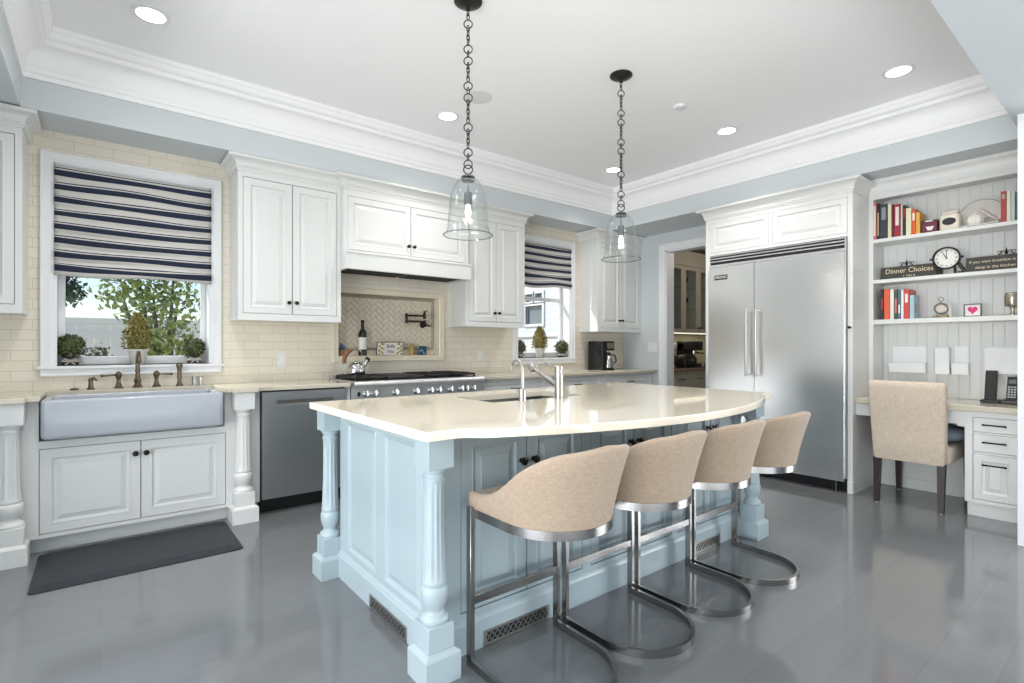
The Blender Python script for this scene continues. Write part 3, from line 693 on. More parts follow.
# niche -------------------------------------------------------------------
nx0, nx1, nz0, nz1 = NI; ny = YW + 0.12
b = MB(); b.box(nx0 - 0.005, nx1 + 0.005, ny, ny + 0.075, nz0 - 0.005, nz1 + 0.005); struct(b, 'wall_niche', M['grout'])
b = MB(); tw = 0.042
rot = Matrix.Rotation(R(45), 2)
for k in range(-80, 80):
    for m in range(-16, 16):
        for (ox, oz, tw_, th_) in ((0, 0, 2, 1), (0, 1, 1, 2)):
            px, pz = (k + 4 * m + ox) * tw, (k + oz) * tw
            q = [Vector((px + 0.0015, pz + 0.0015)), Vector((px + tw_ * tw - 0.0015, pz + 0.0015)), Vector((px + tw_ * tw - 0.0015, pz + th_ * tw - 0.0015)), Vector((px + 0.0015, pz + th_ * tw - 0.0015))]
            q = [rot @ v + Vector((2.12, 1.40)) for v in q]
            if max(v.x for v in q) < nx0 + 0.02 or min(v.x for v in q) > nx1 - 0.02 or max(v.y for v in q) < nz0 + 0.02 or min(v.y for v in q) > nz1 - 0.02: continue
            b.loft([[(v.x, ny - 0.0005, v.y) for v in q], [(v.x, ny - 0.007, v.y) for v in q]])
for pco, pno in (((nx0 + 0.02, 0, 0), (-1, 0, 0)), ((nx1 - 0.02, 0, 0), (1, 0, 0)), ((0, 0, nz0 + 0.06), (0, 0, -1)), ((0, 0, nz1 - 0.02), (0, 0, 1))):
    bmesh.ops.bisect_plane(b.bm, geom=b.bm.verts[:] + b.bm.edges[:] + b.bm.faces[:], plane_co=pco, plane_no=pno, clear_outer=True)
struct(b, 'trim_niche_tiles', M['herr'])
b = MB()
lp = []
for off, y in ((0.0, ny), (0.0, ny - 0.014), (0.012, ny - 0.02), (0.026, ny - 0.014), (0.026, ny)):
    lp.append([(nx0 + off, y, nz0 + 0.05 + off), (nx1 - off, y, nz0 + 0.05 + off), (nx1 - off, y, nz1 - off), (nx0 + off, y, nz1 - off)])
lp.append(lp[0]); b.loft(lp, True, False, False); struct(b, 'trim_niche_liner', M['liner'])
b = MB(); b.box(nx0, nx1, ny - 0.01, ny, nz0, nz0 + 0.05); 
lp = []
for off, y in ((0.0, YW + 0.12), (0.0, YW - 0.004), (0.006, YW - 0.010), (0.036, YW - 0.010), (0.040, YW - 0.018), (0.050, YW - 0.018), (0.054, YW - 0.004), (0.054, YW + 0.002)):
    lp.append([(nx0 - off + 0.001, y, nz0 - off + 0.001), (nx1 + off - 0.001, y, nz0 - off + 0.001), (nx1 + off - 0.001, y, nz1 + off - 0.001), (nx0 - off + 0.001, y, nz1 + off - 0.001)])
b.loft(lp, True, False, False); struct(b, 'trim_niche_frame', M['cream'])
nzf = nz0 + 0.002
# bottle
root = thing('wine_bottle', 'dark wine bottle with white label standing in the tiled niche', 'bottle', (1.885, YW + 0.06, nzf))
b = MB(); b.lathe([(0.034, 0), (0.037, 0.004), (0.037, 0.19), (0.034, 0.21), (0.018, 0.24), (0.0145, 0.255), (0.014, 0.30), (0.016, 0.302), (0.016, 0.318), (0.012, 0.325), (0.001, 0.326)], (1.885, YW + 0.06, nzf), 20); b.build('body', M['wine'], root, smooth=True)
b = MB(); b.lathe([(0.0378, 0.055), (0.0378, 0.165)], (1.885, YW + 0.06, nzf), 20, cap0=False, cap1=False); b.build('paper_label', M['paper'], root, smooth=True)
# plaque with fruit border and blue script
root = thing('ceramic_plaque', 'white ceramic plaque with blue lettering and lemon border, leaning in the niche', 'plaque', (2.155, YW + 0.055, nzf)); root_plaque = root
b = MB(); b.obox((2.155, YW + 0.055, nzf + 0.061), (0.128, 0.006, 0.0595), Matrix.Rotation(R(8), 3, 'X') @ Matrix.Identity(3), 0.003); b.build('tile', M['terracotta'], root)
fm = basis((2.155, YW + 0.0475, nzf + 0.0615), X3, (Matrix.Rotation(R(8), 3, 'X') @ Z3).normalized())
b = MB()
for sx in (-1, 1):
    for k in range(5):
        t = MB(); t.ball((0, 0, 0), 0.012, 8, 6, (1.2, 0.9, 0.2)); b.merge(t, fm @ Matrix.Translation((sx * (0.075 + 0.035 * (k % 2)), -0.044 + 0.022 * k, -0.0005)))
b.build('lemon_border', col('lemon_yellow', 196, 176, 78, 0.3), root, smooth=True)
b = MB()
for sx in (-1, 1):
    for k in range(6):
        t = MB(); t.ball((0, 0, 0), 0.008, 8, 6, (1.6, 0.7, 0.2)); b.merge(t, fm @ Matrix.Translation((sx * (0.09 + 0.022 * ((k + 1) % 2)), -0.05 + 0.019 * k, -0.0003)) @ Matrix.Rotation(k, 4, 'Z'))
b.build('leaf_border', col('olive_green', 106, 118, 66, 0.4), root, smooth=True)
for ln, zz in (('Bella', 0.024), ('Vita', -0.026)):
    text('lettering', ln, 0.045, col('cobalt_blue', 40, 58, 132, 0.3), root, fm @ Matrix.Translation((0, zz, 0)))
b = MB(); b.lathe([(0.024, 0), (0.027, 0.004), (0.027, 0.07), (0.022, 0.084), (0.016, 0.09), (0.018, 0.094), (0.018, 0.112), (0.001, 0.114)], (2.385, YW + 0.065, nzf), 16)
tag(b.build('gold_jar', col('golden_glass', 172, 146, 82, 0.25), smooth=True), 'small golden jar right of the ceramic plaque in the niche', 'jar')
b = MB(); b.obox((2.155, YW + 0.0625, nzf + 0.0635), (0.134, 0.005, 0.063), Matrix.Rotation(R(8), 3, 'X'), 0.002); b.build('frame', col('dark_plaque_frame', 74, 66, 60, 0.5), root_plaque)
root = thing('blue_tile', 'small square blue picture tile at the right end of the niche', 'tile', (2.50, YW + 0.06, nzf))
b = MB(); b.obox((2.50, YW + 0.06, nzf + 0.044), (0.043, 0.005, 0.043), Matrix.Rotation(R(8), 3, 'X'), 0.003); b.build('tile', col('sea_blue', 32, 78, 112, 0.25), root)
fm = basis((2.50, YW + 0.0543, nzf + 0.0435), X3, Matrix.Rotation(R(8), 3, 'X') @ Z3)
b = MB(); b.tube([tuple(fm @ Vector((-0.03 + 0.06 * i / 8, -0.012 + 0.02 * math.sin(i * 0.7), 0))) for i in range(9)], 0.004, 6); b.build('wave', col('pale_aqua', 176, 210, 222, 0.3), root)
# little pot behind kettle
root = thing('flower_pot', 'small brown pot with blue flowers behind the kettle', 'potted plant', (1.685, YW + 0.05, nzf))
b = MB(); b.lathe([(0.022, 0), (0.032, 0.05), (0.034, 0.055), (0.028, 0.055), (0.026, 0.045)], (1.685, YW + 0.05, nzf), 14); b.build('pot', col('brown_clay', 150, 112, 76, 0.6), root, smooth=True)
b = MB()
for k in range(14):
    a = k * 2.4; b.ball((1.685 + 0.022 * math.cos(a) * (k % 3) / 2, YW + 0.05 + 0.022 * math.sin(a) * (k % 3) / 2, nzf + 0.065 + 0.012 * (k % 4)), 0.012, 7, 5)
b.build('flowers', col('dusty_blue', 96, 112, 150, 0.7), root, smooth=True)
# pot filler
root = thing('pot_filler', 'dark bronze folding pot filler on the niche wall', 'pot filler', (2.53, ny, 1.42))
b = MB(); bx, bz = 2.53, 1.42
t = MB(); t.lathe([(0.032, 0), (0.032, 0.008), (0.018, 0.014), (0.014, 0.05)], (0, 0, 0), 16); b.merge(t, Matrix.Translation((bx, ny, bz)) @ Vector((0, -1, 0)).to_track_quat('Z', 'Y').to_matrix().to_4x4()); b.ball((bx, ny - 0.055, bz), 0.022, 12, 8)
b.tube([(bx, ny - 0.055, bz), (bx + 0.06, ny - 0.065, bz - 0.012)], 0.006, 8); b.build('valve', M['bronze'], root, smooth=True)
b = MB(); b.tube([(bx, ny - 0.055, bz + 0.03), (bx - 0.21, ny - 0.075, bz + 0.03)], 0.009, 10); b.tube([(bx, ny - 0.055, bz - 0.01), (bx, ny - 0.055, bz + 0.045)], 0.012, 10); b.build('lower_arm', M['bronze'], root, smooth=True)
b = MB(); b.lathe([(0.014, -0.015), (0.016, 0.0), (0.012, 0.03), (0.016, 0.06), (0.014, 0.08)], (bx - 0.21, ny - 0.075, bz + 0.025), 12); b.build('elbow', M['bronze'], root, smooth=True)
b = MB(); b.tube([(bx - 0.21, ny - 0.075, bz + 0.085), (bx - 0.03, ny - 0.10, bz + 0.085)], 0.009, 10); b.build('upper_arm', M['bronze'], root, smooth=True)
b = MB(); b.lathe([(0.013, 0.055), (0.016, 0.07), (0.016, 0.10), (0.01, 0.115), (0.012, 0.13), (0.001, 0.135)], (bx - 0.03, ny - 0.10, bz), 12); b.tube([(bx - 0.03, ny - 0.10, bz + 0.12), (bx - 0.005, ny - 0.11, bz + 0.14)], 0.005, 8); b.build('spout_tap', M['bronze'], root, smooth=True)
# outlets on the tile
for lab, x, z in (('white outlet plate on the tile left of the range', 1.165, 1.10), ('white outlet plate on the tile right of the range', 3.16, 1.10)):
    root = thing('outlet', lab, 'outlet', (x, YW, z))
    b = MB(); b.box(x - 0.036, x + 0.036, YW - 0.006, YW - 0.0005, z - 0.058, z + 0.058, 0.002); b.build('plate', M['plate'], root)
    b = MB(); b.box(x - 0.017, x + 0.017, YW - 0.0075, YW - 0.006, z - 0.034, z + 0.034); b.build('socket', M['paper'], root)

# right-hand base cabinets, worktop ---------------------------------------
xs = [(2.785, 3.66, 'between the range and the right window'), (3.662, 4.54, 'under the right window'), (4.542, XW - 0.001, 'in the far corner under the coffee maker')]
for i, (x0, x1, wh) in enumerate(xs):
    root = thing('base_cabinet', 'white base cabinet with a drawer ' + wh, 'cabinet', ((x0 + x1) / 2, YB, 0))
    b = MB(); st = 0.04
    b.box(x0, x1, YB + 0.024, YW - 0.001, 0.10, 0.888); b.box(x0, x1, YB + 0.075, YW - 0.001, 0, 0.10)
    b.box(x0, x0 + st, YB, YB + 0.024, 0.10, 0.888); b.box(x1 - st, x1, YB, YB + 0.024, 0.10, 0.888)
    for z0, z1 in ((0.10, 0.14), (0.69, 0.72), (0.858, 0.888)): b.box(x0 + st, x1 - st, YB, YB + 0.024, z0, z1)
    b.build('body', M['white'], root)
    d = door_on(root, 'drawer', (x0 + st + 0.002, YB + 0.001, 0.722), X3, Z3, x1 - x0 - 2 * st - 0.004, 0.134, M['white'], rail=0.03)
    pull_on(d, ((x0 + x1) / 2, YB + 0.001, 0.79), X3, (0, -1, 0), 0.10)
    w = (x1 - x0 - 2 * st) / 2
    for k in range(2):
        d = door_on(root, 'door', (x0 + st + k * w + 0.002, YB + 0.001, 0.142), X3, Z3, w - 0.004, 0.546, M['white'])
        knob_on(d, ((x0 + x1) / 2 + (-0.028, 0.028)[k], YB + 0.001, 0.63), (0, -1, 0))
b = MB(); b.box(2.782, XW - 0.001, 3.965, YW - 0.001, 0.889, 0.92, 0.004)
tag(b.build('countertop', M['stone']), 'cream stone countertop right of the range, under the far window', 'countertop')
# coffee maker
cx, cy, cz = 4.80, 4.31, 0.921
root = thing('coffee_maker', 'black coffee maker with steel carafe on the far corner worktop', 'coffee maker', (cx, cy, cz))
b = MB(); b.box(cx - 0.10, cx + 0.12, cy - 0.12, cy + 0.12, cz, cz + 0.025, 0.006); b.box(cx - 0.10, cx - 0.02, cy - 0.12, cy + 0.12, cz + 0.02, cz + 0.35, 0.008); b.box(cx - 0.03, cx + 0.12, cy - 0.115, cy + 0.12, cz + 0.235, cz + 0.35, 0.008); b.box(cx - 0.03, cx + 0.12, cy + 0.07, cy + 0.12, cz + 0.02, cz + 0.24); b.build('body', M['black'], root)
b = MB(); b.lathe([(0.068, 0.027), (0.075, 0.03), (0.073, 0.09), (0.055, 0.155), (0.044, 0.172), (0.046, 0.18), (0.03, 0.184), (0.001, 0.186)], (cx + 0.058, cy - 0.06, cz), 20)
c_ = b.build('carafe', M['chrome'], root, smooth=True)
b = MB(); b.lathe([(0.041, 0.172), (0.044, 0.178), (0.044, 0.2), (0.03, 0.212), (0.001, 0.213)], (cx + 0.058, cy - 0.06, cz), 16); b.build('lid', M['black'], c_, smooth=True)
b = MB(); b.tube([(cx + 0.10, cy - 0.08, cz + 0.185), (cx + 0.145, cy - 0.10, cz + 0.175), (cx + 0.16, cy - 0.11, cz + 0.11), (cx + 0.128, cy - 0.09, cz + 0.07)], 0.009, 8); b.build('handle', M['black'], c_, smooth=True)
b = MB(); b.box(cx - 0.005, cx + 0.10, cy - 0.118, cy - 0.113, cz + 0.26, cz + 0.33, 0.001); b.build('control_panel', M['nickel'], root)
# switch plate on blue wall
root = thing('light_switch', 'white triple switch plate on the blue wall by the pantry doorway', 'switch', (XW, 4.04, 1.19))
b = MB(); b.box(XW - 0.006, XW - 0.0005, 3.965, 4.115, 1.135, 1.255, 0.002); b.build('plate', M['plate'], root)
for k in range(3):
    b = MB(); b.box(XW - 0.0085, XW - 0.006, 3.997 + k * 0.043 - 0.015, 3.997 + k * 0.043 + 0.015, 1.16, 1.23, 0.001); b.build('rocker', M['paper'], root)

# shades ------------------------------------------------------------------
def sstep(f): f = max(0, min(1, f)); return f * f * (3 - 2 * f)
def roman(label, x0, x1, zt, zb, folds, seed):
    rnd = random.Random(seed)
    bm = bmesh.new(); uvl = bm.loops.layers.uv.new('UVMap')
    nu, nv = 26, folds * 10; y0 = YW - 0.004
    ph = [rnd.uniform(-1, 1) for _ in range(folds + 1)]
    grid = []
    for j in range(nv + 1):
        v = j / nv * folds; k = int(min(v, folds - 1e-6)); f = v - k; row = []
        for i in range(nu + 1):
            u = i / nu
            g = k + sstep(f); g0 = int(g); gf = g - g0; p_ = ph[g0] * (1 - gf) + ph[min(g0 + 1, folds)] * gf
            sag = 0.014 * math.sin(PI * u) * (0.4 + 0.6 * (v / folds)) + 0.016 * p_ * math.sin(2 * PI * u + p_ * 3)
            dep = 0.030 * math.sin(PI * min(1, f * 1.02)) ** 0.7 * (0.75 + 0.25 * math.sin(5 * u + ph[k] * 4)) if k < folds else 0
            z = zt - (zt - zb) * (v / folds) - sag * (v > 0.3)
            row.append((bm.verts.new((x0 + (x1 - x0) * u, y0 - 0.004 - dep, z)), (u, v)))
        grid.append(row)
    for j in range(nv):
        for i in range(nu):
            q = [grid[j][i], grid[j][i + 1], grid[j + 1][i + 1], grid[j + 1][i]]
            fc = bm.faces.new([p[0] for p in q])
            for lpp, p in zip(fc.loops, q): lpp[uvl].uv = p[1]
    root = thing('roman_shade', label, 'window shade', ((x0 + x1) / 2, YW, zb))
    o0 = Vector(ORG[root.name]); bmesh.ops.translate(bm, verts=bm.verts, vec=-o0)
    ex = bmesh.ops.solidify(bm, geom=bm.faces[:], thickness=0.003)
    me = bpy.data.meshes.new('shade_fabric'); bm.to_mesh(me); bm.free(); me.shade_smooth(); me.materials.append(M['shade'])
    o = bpy.data.objects.new('shade_fabric', me); C.objects.link(o); o.parent = root
    b = MB(); b.box(x0, x1, YW - 0.006, YW + 0.02, zt - 0.02, zt + 0.01); b.build('head_rail', M['trim'], root)
roman('navy and white striped roman shade half raised on the large left window', -0.232, 0.660, 2.392, 1.685, 8, 1)
roman('navy and white striped roman shade on the far right window', 3.662, 4.478, 2.392, 1.905, 6, 3)

# topiaries ---------------------------------------------------------------
def leaves(mb, pts, size, rnd, up=None):
    for p, n in pts:
        n = Vector(n).normalized(); a = Vector((rnd.uniform(-1, 1), rnd.uniform(-1, 1), rnd.uniform(-1, 1)))
        t = (a - n * a.dot(n) * 0.6).normalized(); w = t.cross(n).normalized(); L = size * rnd.uniform(0.7, 1.3)
        p = Vector(p); v = [p, p + t * L * 0.5 + w * L * 0.28 + n * L * 0.1, p + t * L + n * L * 0.25, p + t * L * 0.5 - w * L * 0.28 + n * L * 0.1]
        mb.bm.faces.new([mb.bm.verts.new(q) for q in v])
def topiary(label, x, z, r, cone, seed, group):
    rnd = random.Random(seed); y = YW + 0.075
    root = thing('topiary', label, 'potted plant', (x, y, z), None)
    if cone:
        b = MB(); b.lathe([(0.040, 0), (0.043, 0.004), (0.058, 0.09), (0.066, 0.098), (0.066, 0.108), (0.056, 0.108), (0.052, 0.09)], (x, y, z), 20); b.build('pot', M['terracotta'], root, smooth=True)
        zc = z + 0.105; H = 0.255; pts = []
        core = MB(); core.lathe([(0.055, 0), (0.064, 0.05), (0.054, 0.14), (0.030, 0.205), (0.006, 0.225)], (x, y, zc), 14)
        for k in range(900):
            f = rnd.random() ** 0.8; a = rnd.uniform(0, 2 * PI); rr = 0.088 * math.cos(f * PI / 2) ** 0.65 * (1 if f > 0.12 else 0.85 + f)
            pts.append(((x + rr * math.cos(a), y + rr * math.sin(a), zc + 0.005 + f * (H - 0.01)), (math.cos(a), math.sin(a), 0.4)))
        leaves(core, pts, 0.023, rnd); core.build('foliage', M['leafgold'], root)
    else:
        b = MB(); b.lathe([(0.045, 0), (0.046, 0.003), (0.042, 0.05), (0.034, 0.06), (0.03, 0.05)], (x, y, z), 16); b.build('pot', M['potdark'], root, smooth=True)
        b = MB(); b.lathe([(0.047, 0.022), (0.049, 0.027), (0.047, 0.04)], (x, y, z), 16, cap0=False, cap1=False)
        for sg in (-1, 1): b.tube([(x, y - 0.048, z + 0.03), (x + sg * 0.03, y - 0.056, z + 0.045), (x + sg * 0.045, y - 0.054, z + 0.028), (x, y - 0.048, z + 0.03)], 0.006, 6); b.tube([(x, y - 0.048, z + 0.03), (x + sg * 0.025, y - 0.056, z + 0.006)], 0.005, 6)
        b.build('bow', M['ribbon'], root)
        zc = z + 0.05 + r; core = MB(); core.ball((x, y, zc), r * 0.76, 14, 10); pts = []
        for k in range(800):
            d = Vector((rnd.gauss(0, 1), rnd.gauss(0, 1), rnd.gauss(0, 1))).normalized(); pts.append((Vector((x, y, zc)) + d * r * rnd.uniform(0.85, 1.0), d))
        leaves(core, pts, 0.022, rnd); core.build('foliage', M['leaf'], root)
zs = W1[2] + 0.001
topiary('round clipped topiary at the left end of the left window sill', -0.155, zs, 0.078, False, 1, None)
topiary('olive cone topiary in a white pot on the left window sill', 0.212, zs, 0, True, 2, None)
topiary('round clipped topiary at the right end of the left window sill', 0.560, zs, 0.068, False, 3, None)
topiary('round clipped topiary at the left end of the far window sill', 3.74, zs, 0.075, False, 4, None)
topiary('green cone topiary in a white pot on the far window sill', 4.06, zs, 0, True, 5, None)
topiary('round clipped topiary at the right end of the far window sill', 4.415, zs, 0.075, False, 6, None)

# ---------------------------------------------------------------- island
IX0, IX1, IY0, IY1 = 0.99, 3.25, 1.715, 2.70
BL = M['blue']; ZT0, ZT1 = 0.88, 0.912
root = thing('kitchen_island', 'pale blue kitchen island with turned corner posts and raised-panel doors', 'island', ((IX0 + IX1) / 2, (IY0 + IY1) / 2, 0))
b = MB()
b.box(IX0 + 0.024, IX1 - 0.024, IY0 + 0.024, IY1 - 0.024, 0.0, 0.64)
b.box(IX0 + 0.024, IX1 - 0.024, IY0 + 0.024, 2.14, 0.64, 0.879); b.box(IX0 + 0.024, IX1 - 0.024, 2.60, IY1 - 0.024, 0.64, 0.879); b.box(IX0 + 0.024, 1.55, 2.14, 2.58, 0.64, 0.879); b.box(2.33, IX1 - 0.024, 2.14, 2.58, 0.64, 0.879)
# seating side: face frame
nb = 3; fx0, fx1 = IX0 + 0.113, IX1 - 0.02; bw = (fx1 - fx0) / nb; stl = 0.055
b.box(IX0, fx0, IY0, IY0 + 0.024, 0, 0.879); b.box(fx1, IX1, IY0, IY0 + 0.024, 0, 0.879)
b.box(fx0, fx1, IY0, IY0 + 0.024, 0.0, 0.155); b.box(fx0, fx1, IY0, IY0 + 0.024, 0.862, 0.879)
for i in range(1, nb): b.box(fx0 + i * bw - stl / 2, fx0 + i * bw + stl / 2, IY0, IY0 + 0.024, 0.155, 0.862)
# range side: plain frame, ends: frame
b.box(IX0, IX1, IY1 - 0.024, IY1, 0, 0.879)
for xx in (IX0, IX1 - 0.024):
    b.box(xx, xx + 0.024, IY0 + 0.024, IY1 - 0.024, 0, 0.16); b.box(xx, xx + 0.024, IY0 + 0.024, IY1 - 0.024, 0.815, 0.879)
    for y0, y1 in ((IY0 + 0.024, IY0 + 0.10), ((IY0 + IY1) / 2 - 0.045, (IY0 + IY1) / 2 + 0.045), (IY1 - 0.10, IY1 - 0.024)): b.box(xx, xx + 0.024, y0, y1, 0.16, 0.815)
b.build('body', BL, root)
b = MB(); path = [(IX0, IY1), (IX0, IY0), (IX1, IY0), (IX1, IY1)]
b.sweep(path, [(0, 0), (0.014, 0), (0.014, 0.112), (0.010, 0.120), (0.008, 0.128), (0.003, 0.134), (0, 0.136)], False, 1); b.build('baseboard', BL, root)
for i in range(nb):
    a0 = fx0 + i * bw + (stl / 2 if i else 0); a1 = fx0 + (i + 1) * bw - (stl / 2 if i < nb - 1 else 0); w = (a1 - a0) / 2
    for k in range(2):
        d = door_on(root, 'door', (a0 + k * w + 0.0035, IY0 + 0.001, 0.159), X3, Z3, w - 0.007, 0.699, BL, rail=0.062)
        knob_on(d, ((a0 + a1) / 2 + (-0.034, 0.034)[k], IY0 + 0.001, 0.716), (0, -1, 0), 0.018)
ym = (IY0 + IY1) / 2
ENDP = [(0, -0.02), (0, 0.0), (0.004, 0.004), (0.012, 0.002), (0.02, -0.008), (0.026, -0.009), (0.05, -0.003), (0.052, -0.002)]
for (y0, y1) in ((ym + 0.045, IY1 - 0.10), (IY0 + 0.10, ym - 0.045)):
    door_on(root, 'end_panel', (IX0 + 0.001, y1, 0.16), (0, -1, 0), Z3, y1 - y0, 0.655, BL, prof=ENDP)
    door_on(root, 'end_panel', (IX1 - 0.001, y0, 0.16), (0, 1, 0), Z3, y1 - y0, 0.655, BL, prof=ENDP)
for (px, py) in ((0.957, 1.665), (0.957, 2.755), (3.255, 2.755), (3.255, 1.645)): turned_post(BL, 'post', root, px, py, ZT0 - 0.001, 0.071, 0.053)
def vent(O, U, w, h):
    U = Vector(U); Nn = U.cross(Z3); O = Vector(O)
    fm = basis(O, U, Z3); b = MB(); t = MB(); fr = 0.011
    for bx in ((0, w, 0, fr), (0, w, h - fr, h), (0, fr, fr, h - fr), (w - fr, w, fr, h - fr)): t.box(bx[0], bx[1], bx[2], bx[3], 0, 0.004, 0.001)
    n = int((w - 2 * fr) / 0.027)
    for i in range(n):
        u = fr + (w - 2 * fr) * (i + 0.5) / n
        for sg in (-1, 1): t.obox((u, h / 2, 0.002), (0.0022, (h - 2 * fr) * 0.62, 0.0015), Matrix.Rotation(sg * R(38), 3, 'Z'))
    b.merge(t, fm); v = b.build('vent', M['nickel'], root)
    b = MB(); t = MB(); t.box(fr, w - fr, fr, h - fr, 0.0002, 0.0008); b.merge(t, fm); b.build('vent_opening', M['black'], v)
vent((IX0 - 0.0145, 2.285, 0.002), (0, -1, 0), 0.37, 0.062)
vent((1.205, IY0 - 0.0145, 0.002), X3, 0.35, 0.062)
vent((2.62, IY0 - 0.0145, 0.002), X3, 0.35, 0.062)
# worktop
tx0, tx1, tyb = 0.858, 3.318, 2.785; xc = (tx0 + tx1) / 2
out = [(tx0, tyb), (tx0, 1.560)]
out += [(tx0 + 0.01, 1.545), (tx0 + 0.10, 1.548), (tx0 + 0.135, 1.545), (tx0 + 0.165, 1.528), (tx0 + 0.19, 1.502)]
n = 28; ha = xc - tx0 - 0.215
for i in range(n + 1):
    dx = -ha + 2 * ha * i / n; out.append((xc + dx, 1.252 + 0.228 * dx * dx))
out += [(tx1 - 0.19, 1.502), (tx1 - 0.165, 1.528), (tx1 - 0.135, 1.545), (tx1 - 0.10, 1.548), (tx1 - 0.01, 1.545), (tx1, 1.560), (tx1, tyb)]
hole = [(1.595, 2.175), (2.285, 2.175), (2.285, 2.555), (1.595, 2.555)]
def slab(out, hole, z0, z1, ease=0.005):
    b = MB(); bm = b.bm
    def inset(poly, d):
        r = []; k = len(poly)
        for i in range(k):
            p0, p1, p2 = Vector(poly[i - 1]), Vector(poly[i]), Vector(poly[(i + 1) % k])
            n1 = Vector(((p1 - p0).y, -(p1 - p0).x)).normalized(); n2 = Vector(((p2 - p1).y, -(p2 - p1).x)).normalized(); m = (n1 + n2).normalized(); m = m / max(0.4, m.dot(n1))
            r.append(tuple(p1 - m * d))
        return r
    o_in = inset(out, ease)
    if (Vector(o_in[0]) - Vector((2.1, 2))).length > (Vector(out[0]) - Vector((2.1, 2))).length: o_in = inset(out, -ease)
    b.loft([[(x, y, z0) for x, y in out], [(x, y, z1 - ease) for x, y in out], [(x, y, z1 - ease * 0.3) for x, y in inset(out, ease * 0.3 if o_in == inset(out, ease) else -ease * 0.3)], [(x, y, z1) for x, y in o_in]], True, False, False)
    b.loft([[(x, y, z0) for x, y in hole], [(x, y, z1) for x, y in hole]], True, False, False)
    bmesh.ops.remove_doubles(bm, verts=bm.verts, dist=1e-6)
    for z in (z0, z1):
        es = [e for e in bm.edges if all(abs(v.co.z - z) < 1e-6 for v in e.verts) and len(e.link_faces) == 1]
        bmesh.ops.triangle_fill(bm, use_beauty=True, use_dissolve=True, edges=es)
    return b
tag(slab(out, hole, ZT0, ZT1).build('island_countertop', M['quartz'], smooth=True, ang=10), 'bow-fronted cream quartz top on the blue island', 'countertop')
b = MB(); lo = []
for d, z in ((-0.02, 0.876), (-0.02, 0.8795), (0.0, 0.8795), (0.0, 0.70), (0.02, 0.672), (0.10, 0.668)): lo.append(rrect(1.59 + d, 2.29 - d, 2.17 + d, 2.56 - d, 0.03, z))
b.loft(lo, True, False, True); tag(b.build('island_sink', col('dark_sink_steel', 118, 118, 116, 0.35, metal=0.9), smooth=True, ang=50), 'undermounted steel prep sink cut into the island top', 'sink')
# pull-out faucet
fx, fy_, fz = 2.02, 2.125, ZT1
root = thing('pull_out_faucet', 'brushed nickel cylinder faucet with angled pull-out spout on the island', 'faucet', (fx, fy_, fz))
b = MB(); b.lathe([(0.027, 0), (0.027, 0.004), (0.0235, 0.006), (0.0235, 0.150), (0.022, 0.152), (0.0235, 0.154), (0.0235, 0.178), (0.020, 0.181), (0.001, 0.182)], (fx, fy_, fz), 24); b.build('column', M['nickel'], root, smooth=True)
p0 = Vector((fx, fy_ + 0.012, fz + 0.072)); p1 = Vector((fx - 0.01, fy_ + 0.185, fz + 0.155)); d = (p1 - p0).normalized()
b = MB(); b.tube([p0, p1], 0.0165, 16); b.build('spout', M['nickel'], root, smooth=True)
b = MB(); b.tube([p1 - d * 0.002, p1 + d * 0.006, p1 + d * 0.04], [0.020, 0.029, 0.027], 16)
b.tube([p1 + d * 0.02 - Vector((0, 0, 0.03)), p1 + d * 0.022 + Vector((0, 0, 0.008))], [0.017, 0.019], 14); b.build('spray_head', M['nickel'], root, smooth=True)
b = MB(); b.tube([(fx, fy_ + 0.01, fz + 0.168), (fx - 0.012, fy_ + 0.05, fz + 0.182), (fx - 0.03, fy_ + 0.085, fz + 0.198)], [0.006, 0.005, 0.004], 8); b.build('lever', M['nickel'], root, smooth=True)
fx, fy_ = 1.775, 2.15
root = thing('drinking_water_tap', 'slim nickel gooseneck water tap left of the island faucet', 'tap', (fx, fy_, fz))
b = MB(); b.lathe([(0.022, 0), (0.022, 0.004), (0.020, 0.008), (0.020, 0.058), (0.014, 0.062), (0.010, 0.066)], (fx, fy_, fz), 18); b.build('base', M['nickel'], root, smooth=True)
b = MB(); pts = [(fx, fy_, fz + 0.06), (fx, fy_, fz + 0.165)]
for i in range(1, 11):
    a = PI * i / 10 * 0.92; pts.append((fx, fy_ + 0.05 * (1 - math.cos(a)), fz + 0.165 + 0.05 * math.sin(a)))
pts.append((pts[-1][0], pts[-1][1] - 0.006, pts[-1][2] - 0.022)); b.tube(pts, [0.0085] * (len(pts) - 2) + [0.0095, 0.0105], 10); b.build('spout', M['nickel'], root, smooth=True)
b = MB(); b.tube([(fx, fy_, fz + 0.052), (fx - 0.035, fy_ + 0.01, fz + 0.062)], 0.004, 8); b.build('lever', M['nickel'], root, smooth=True)

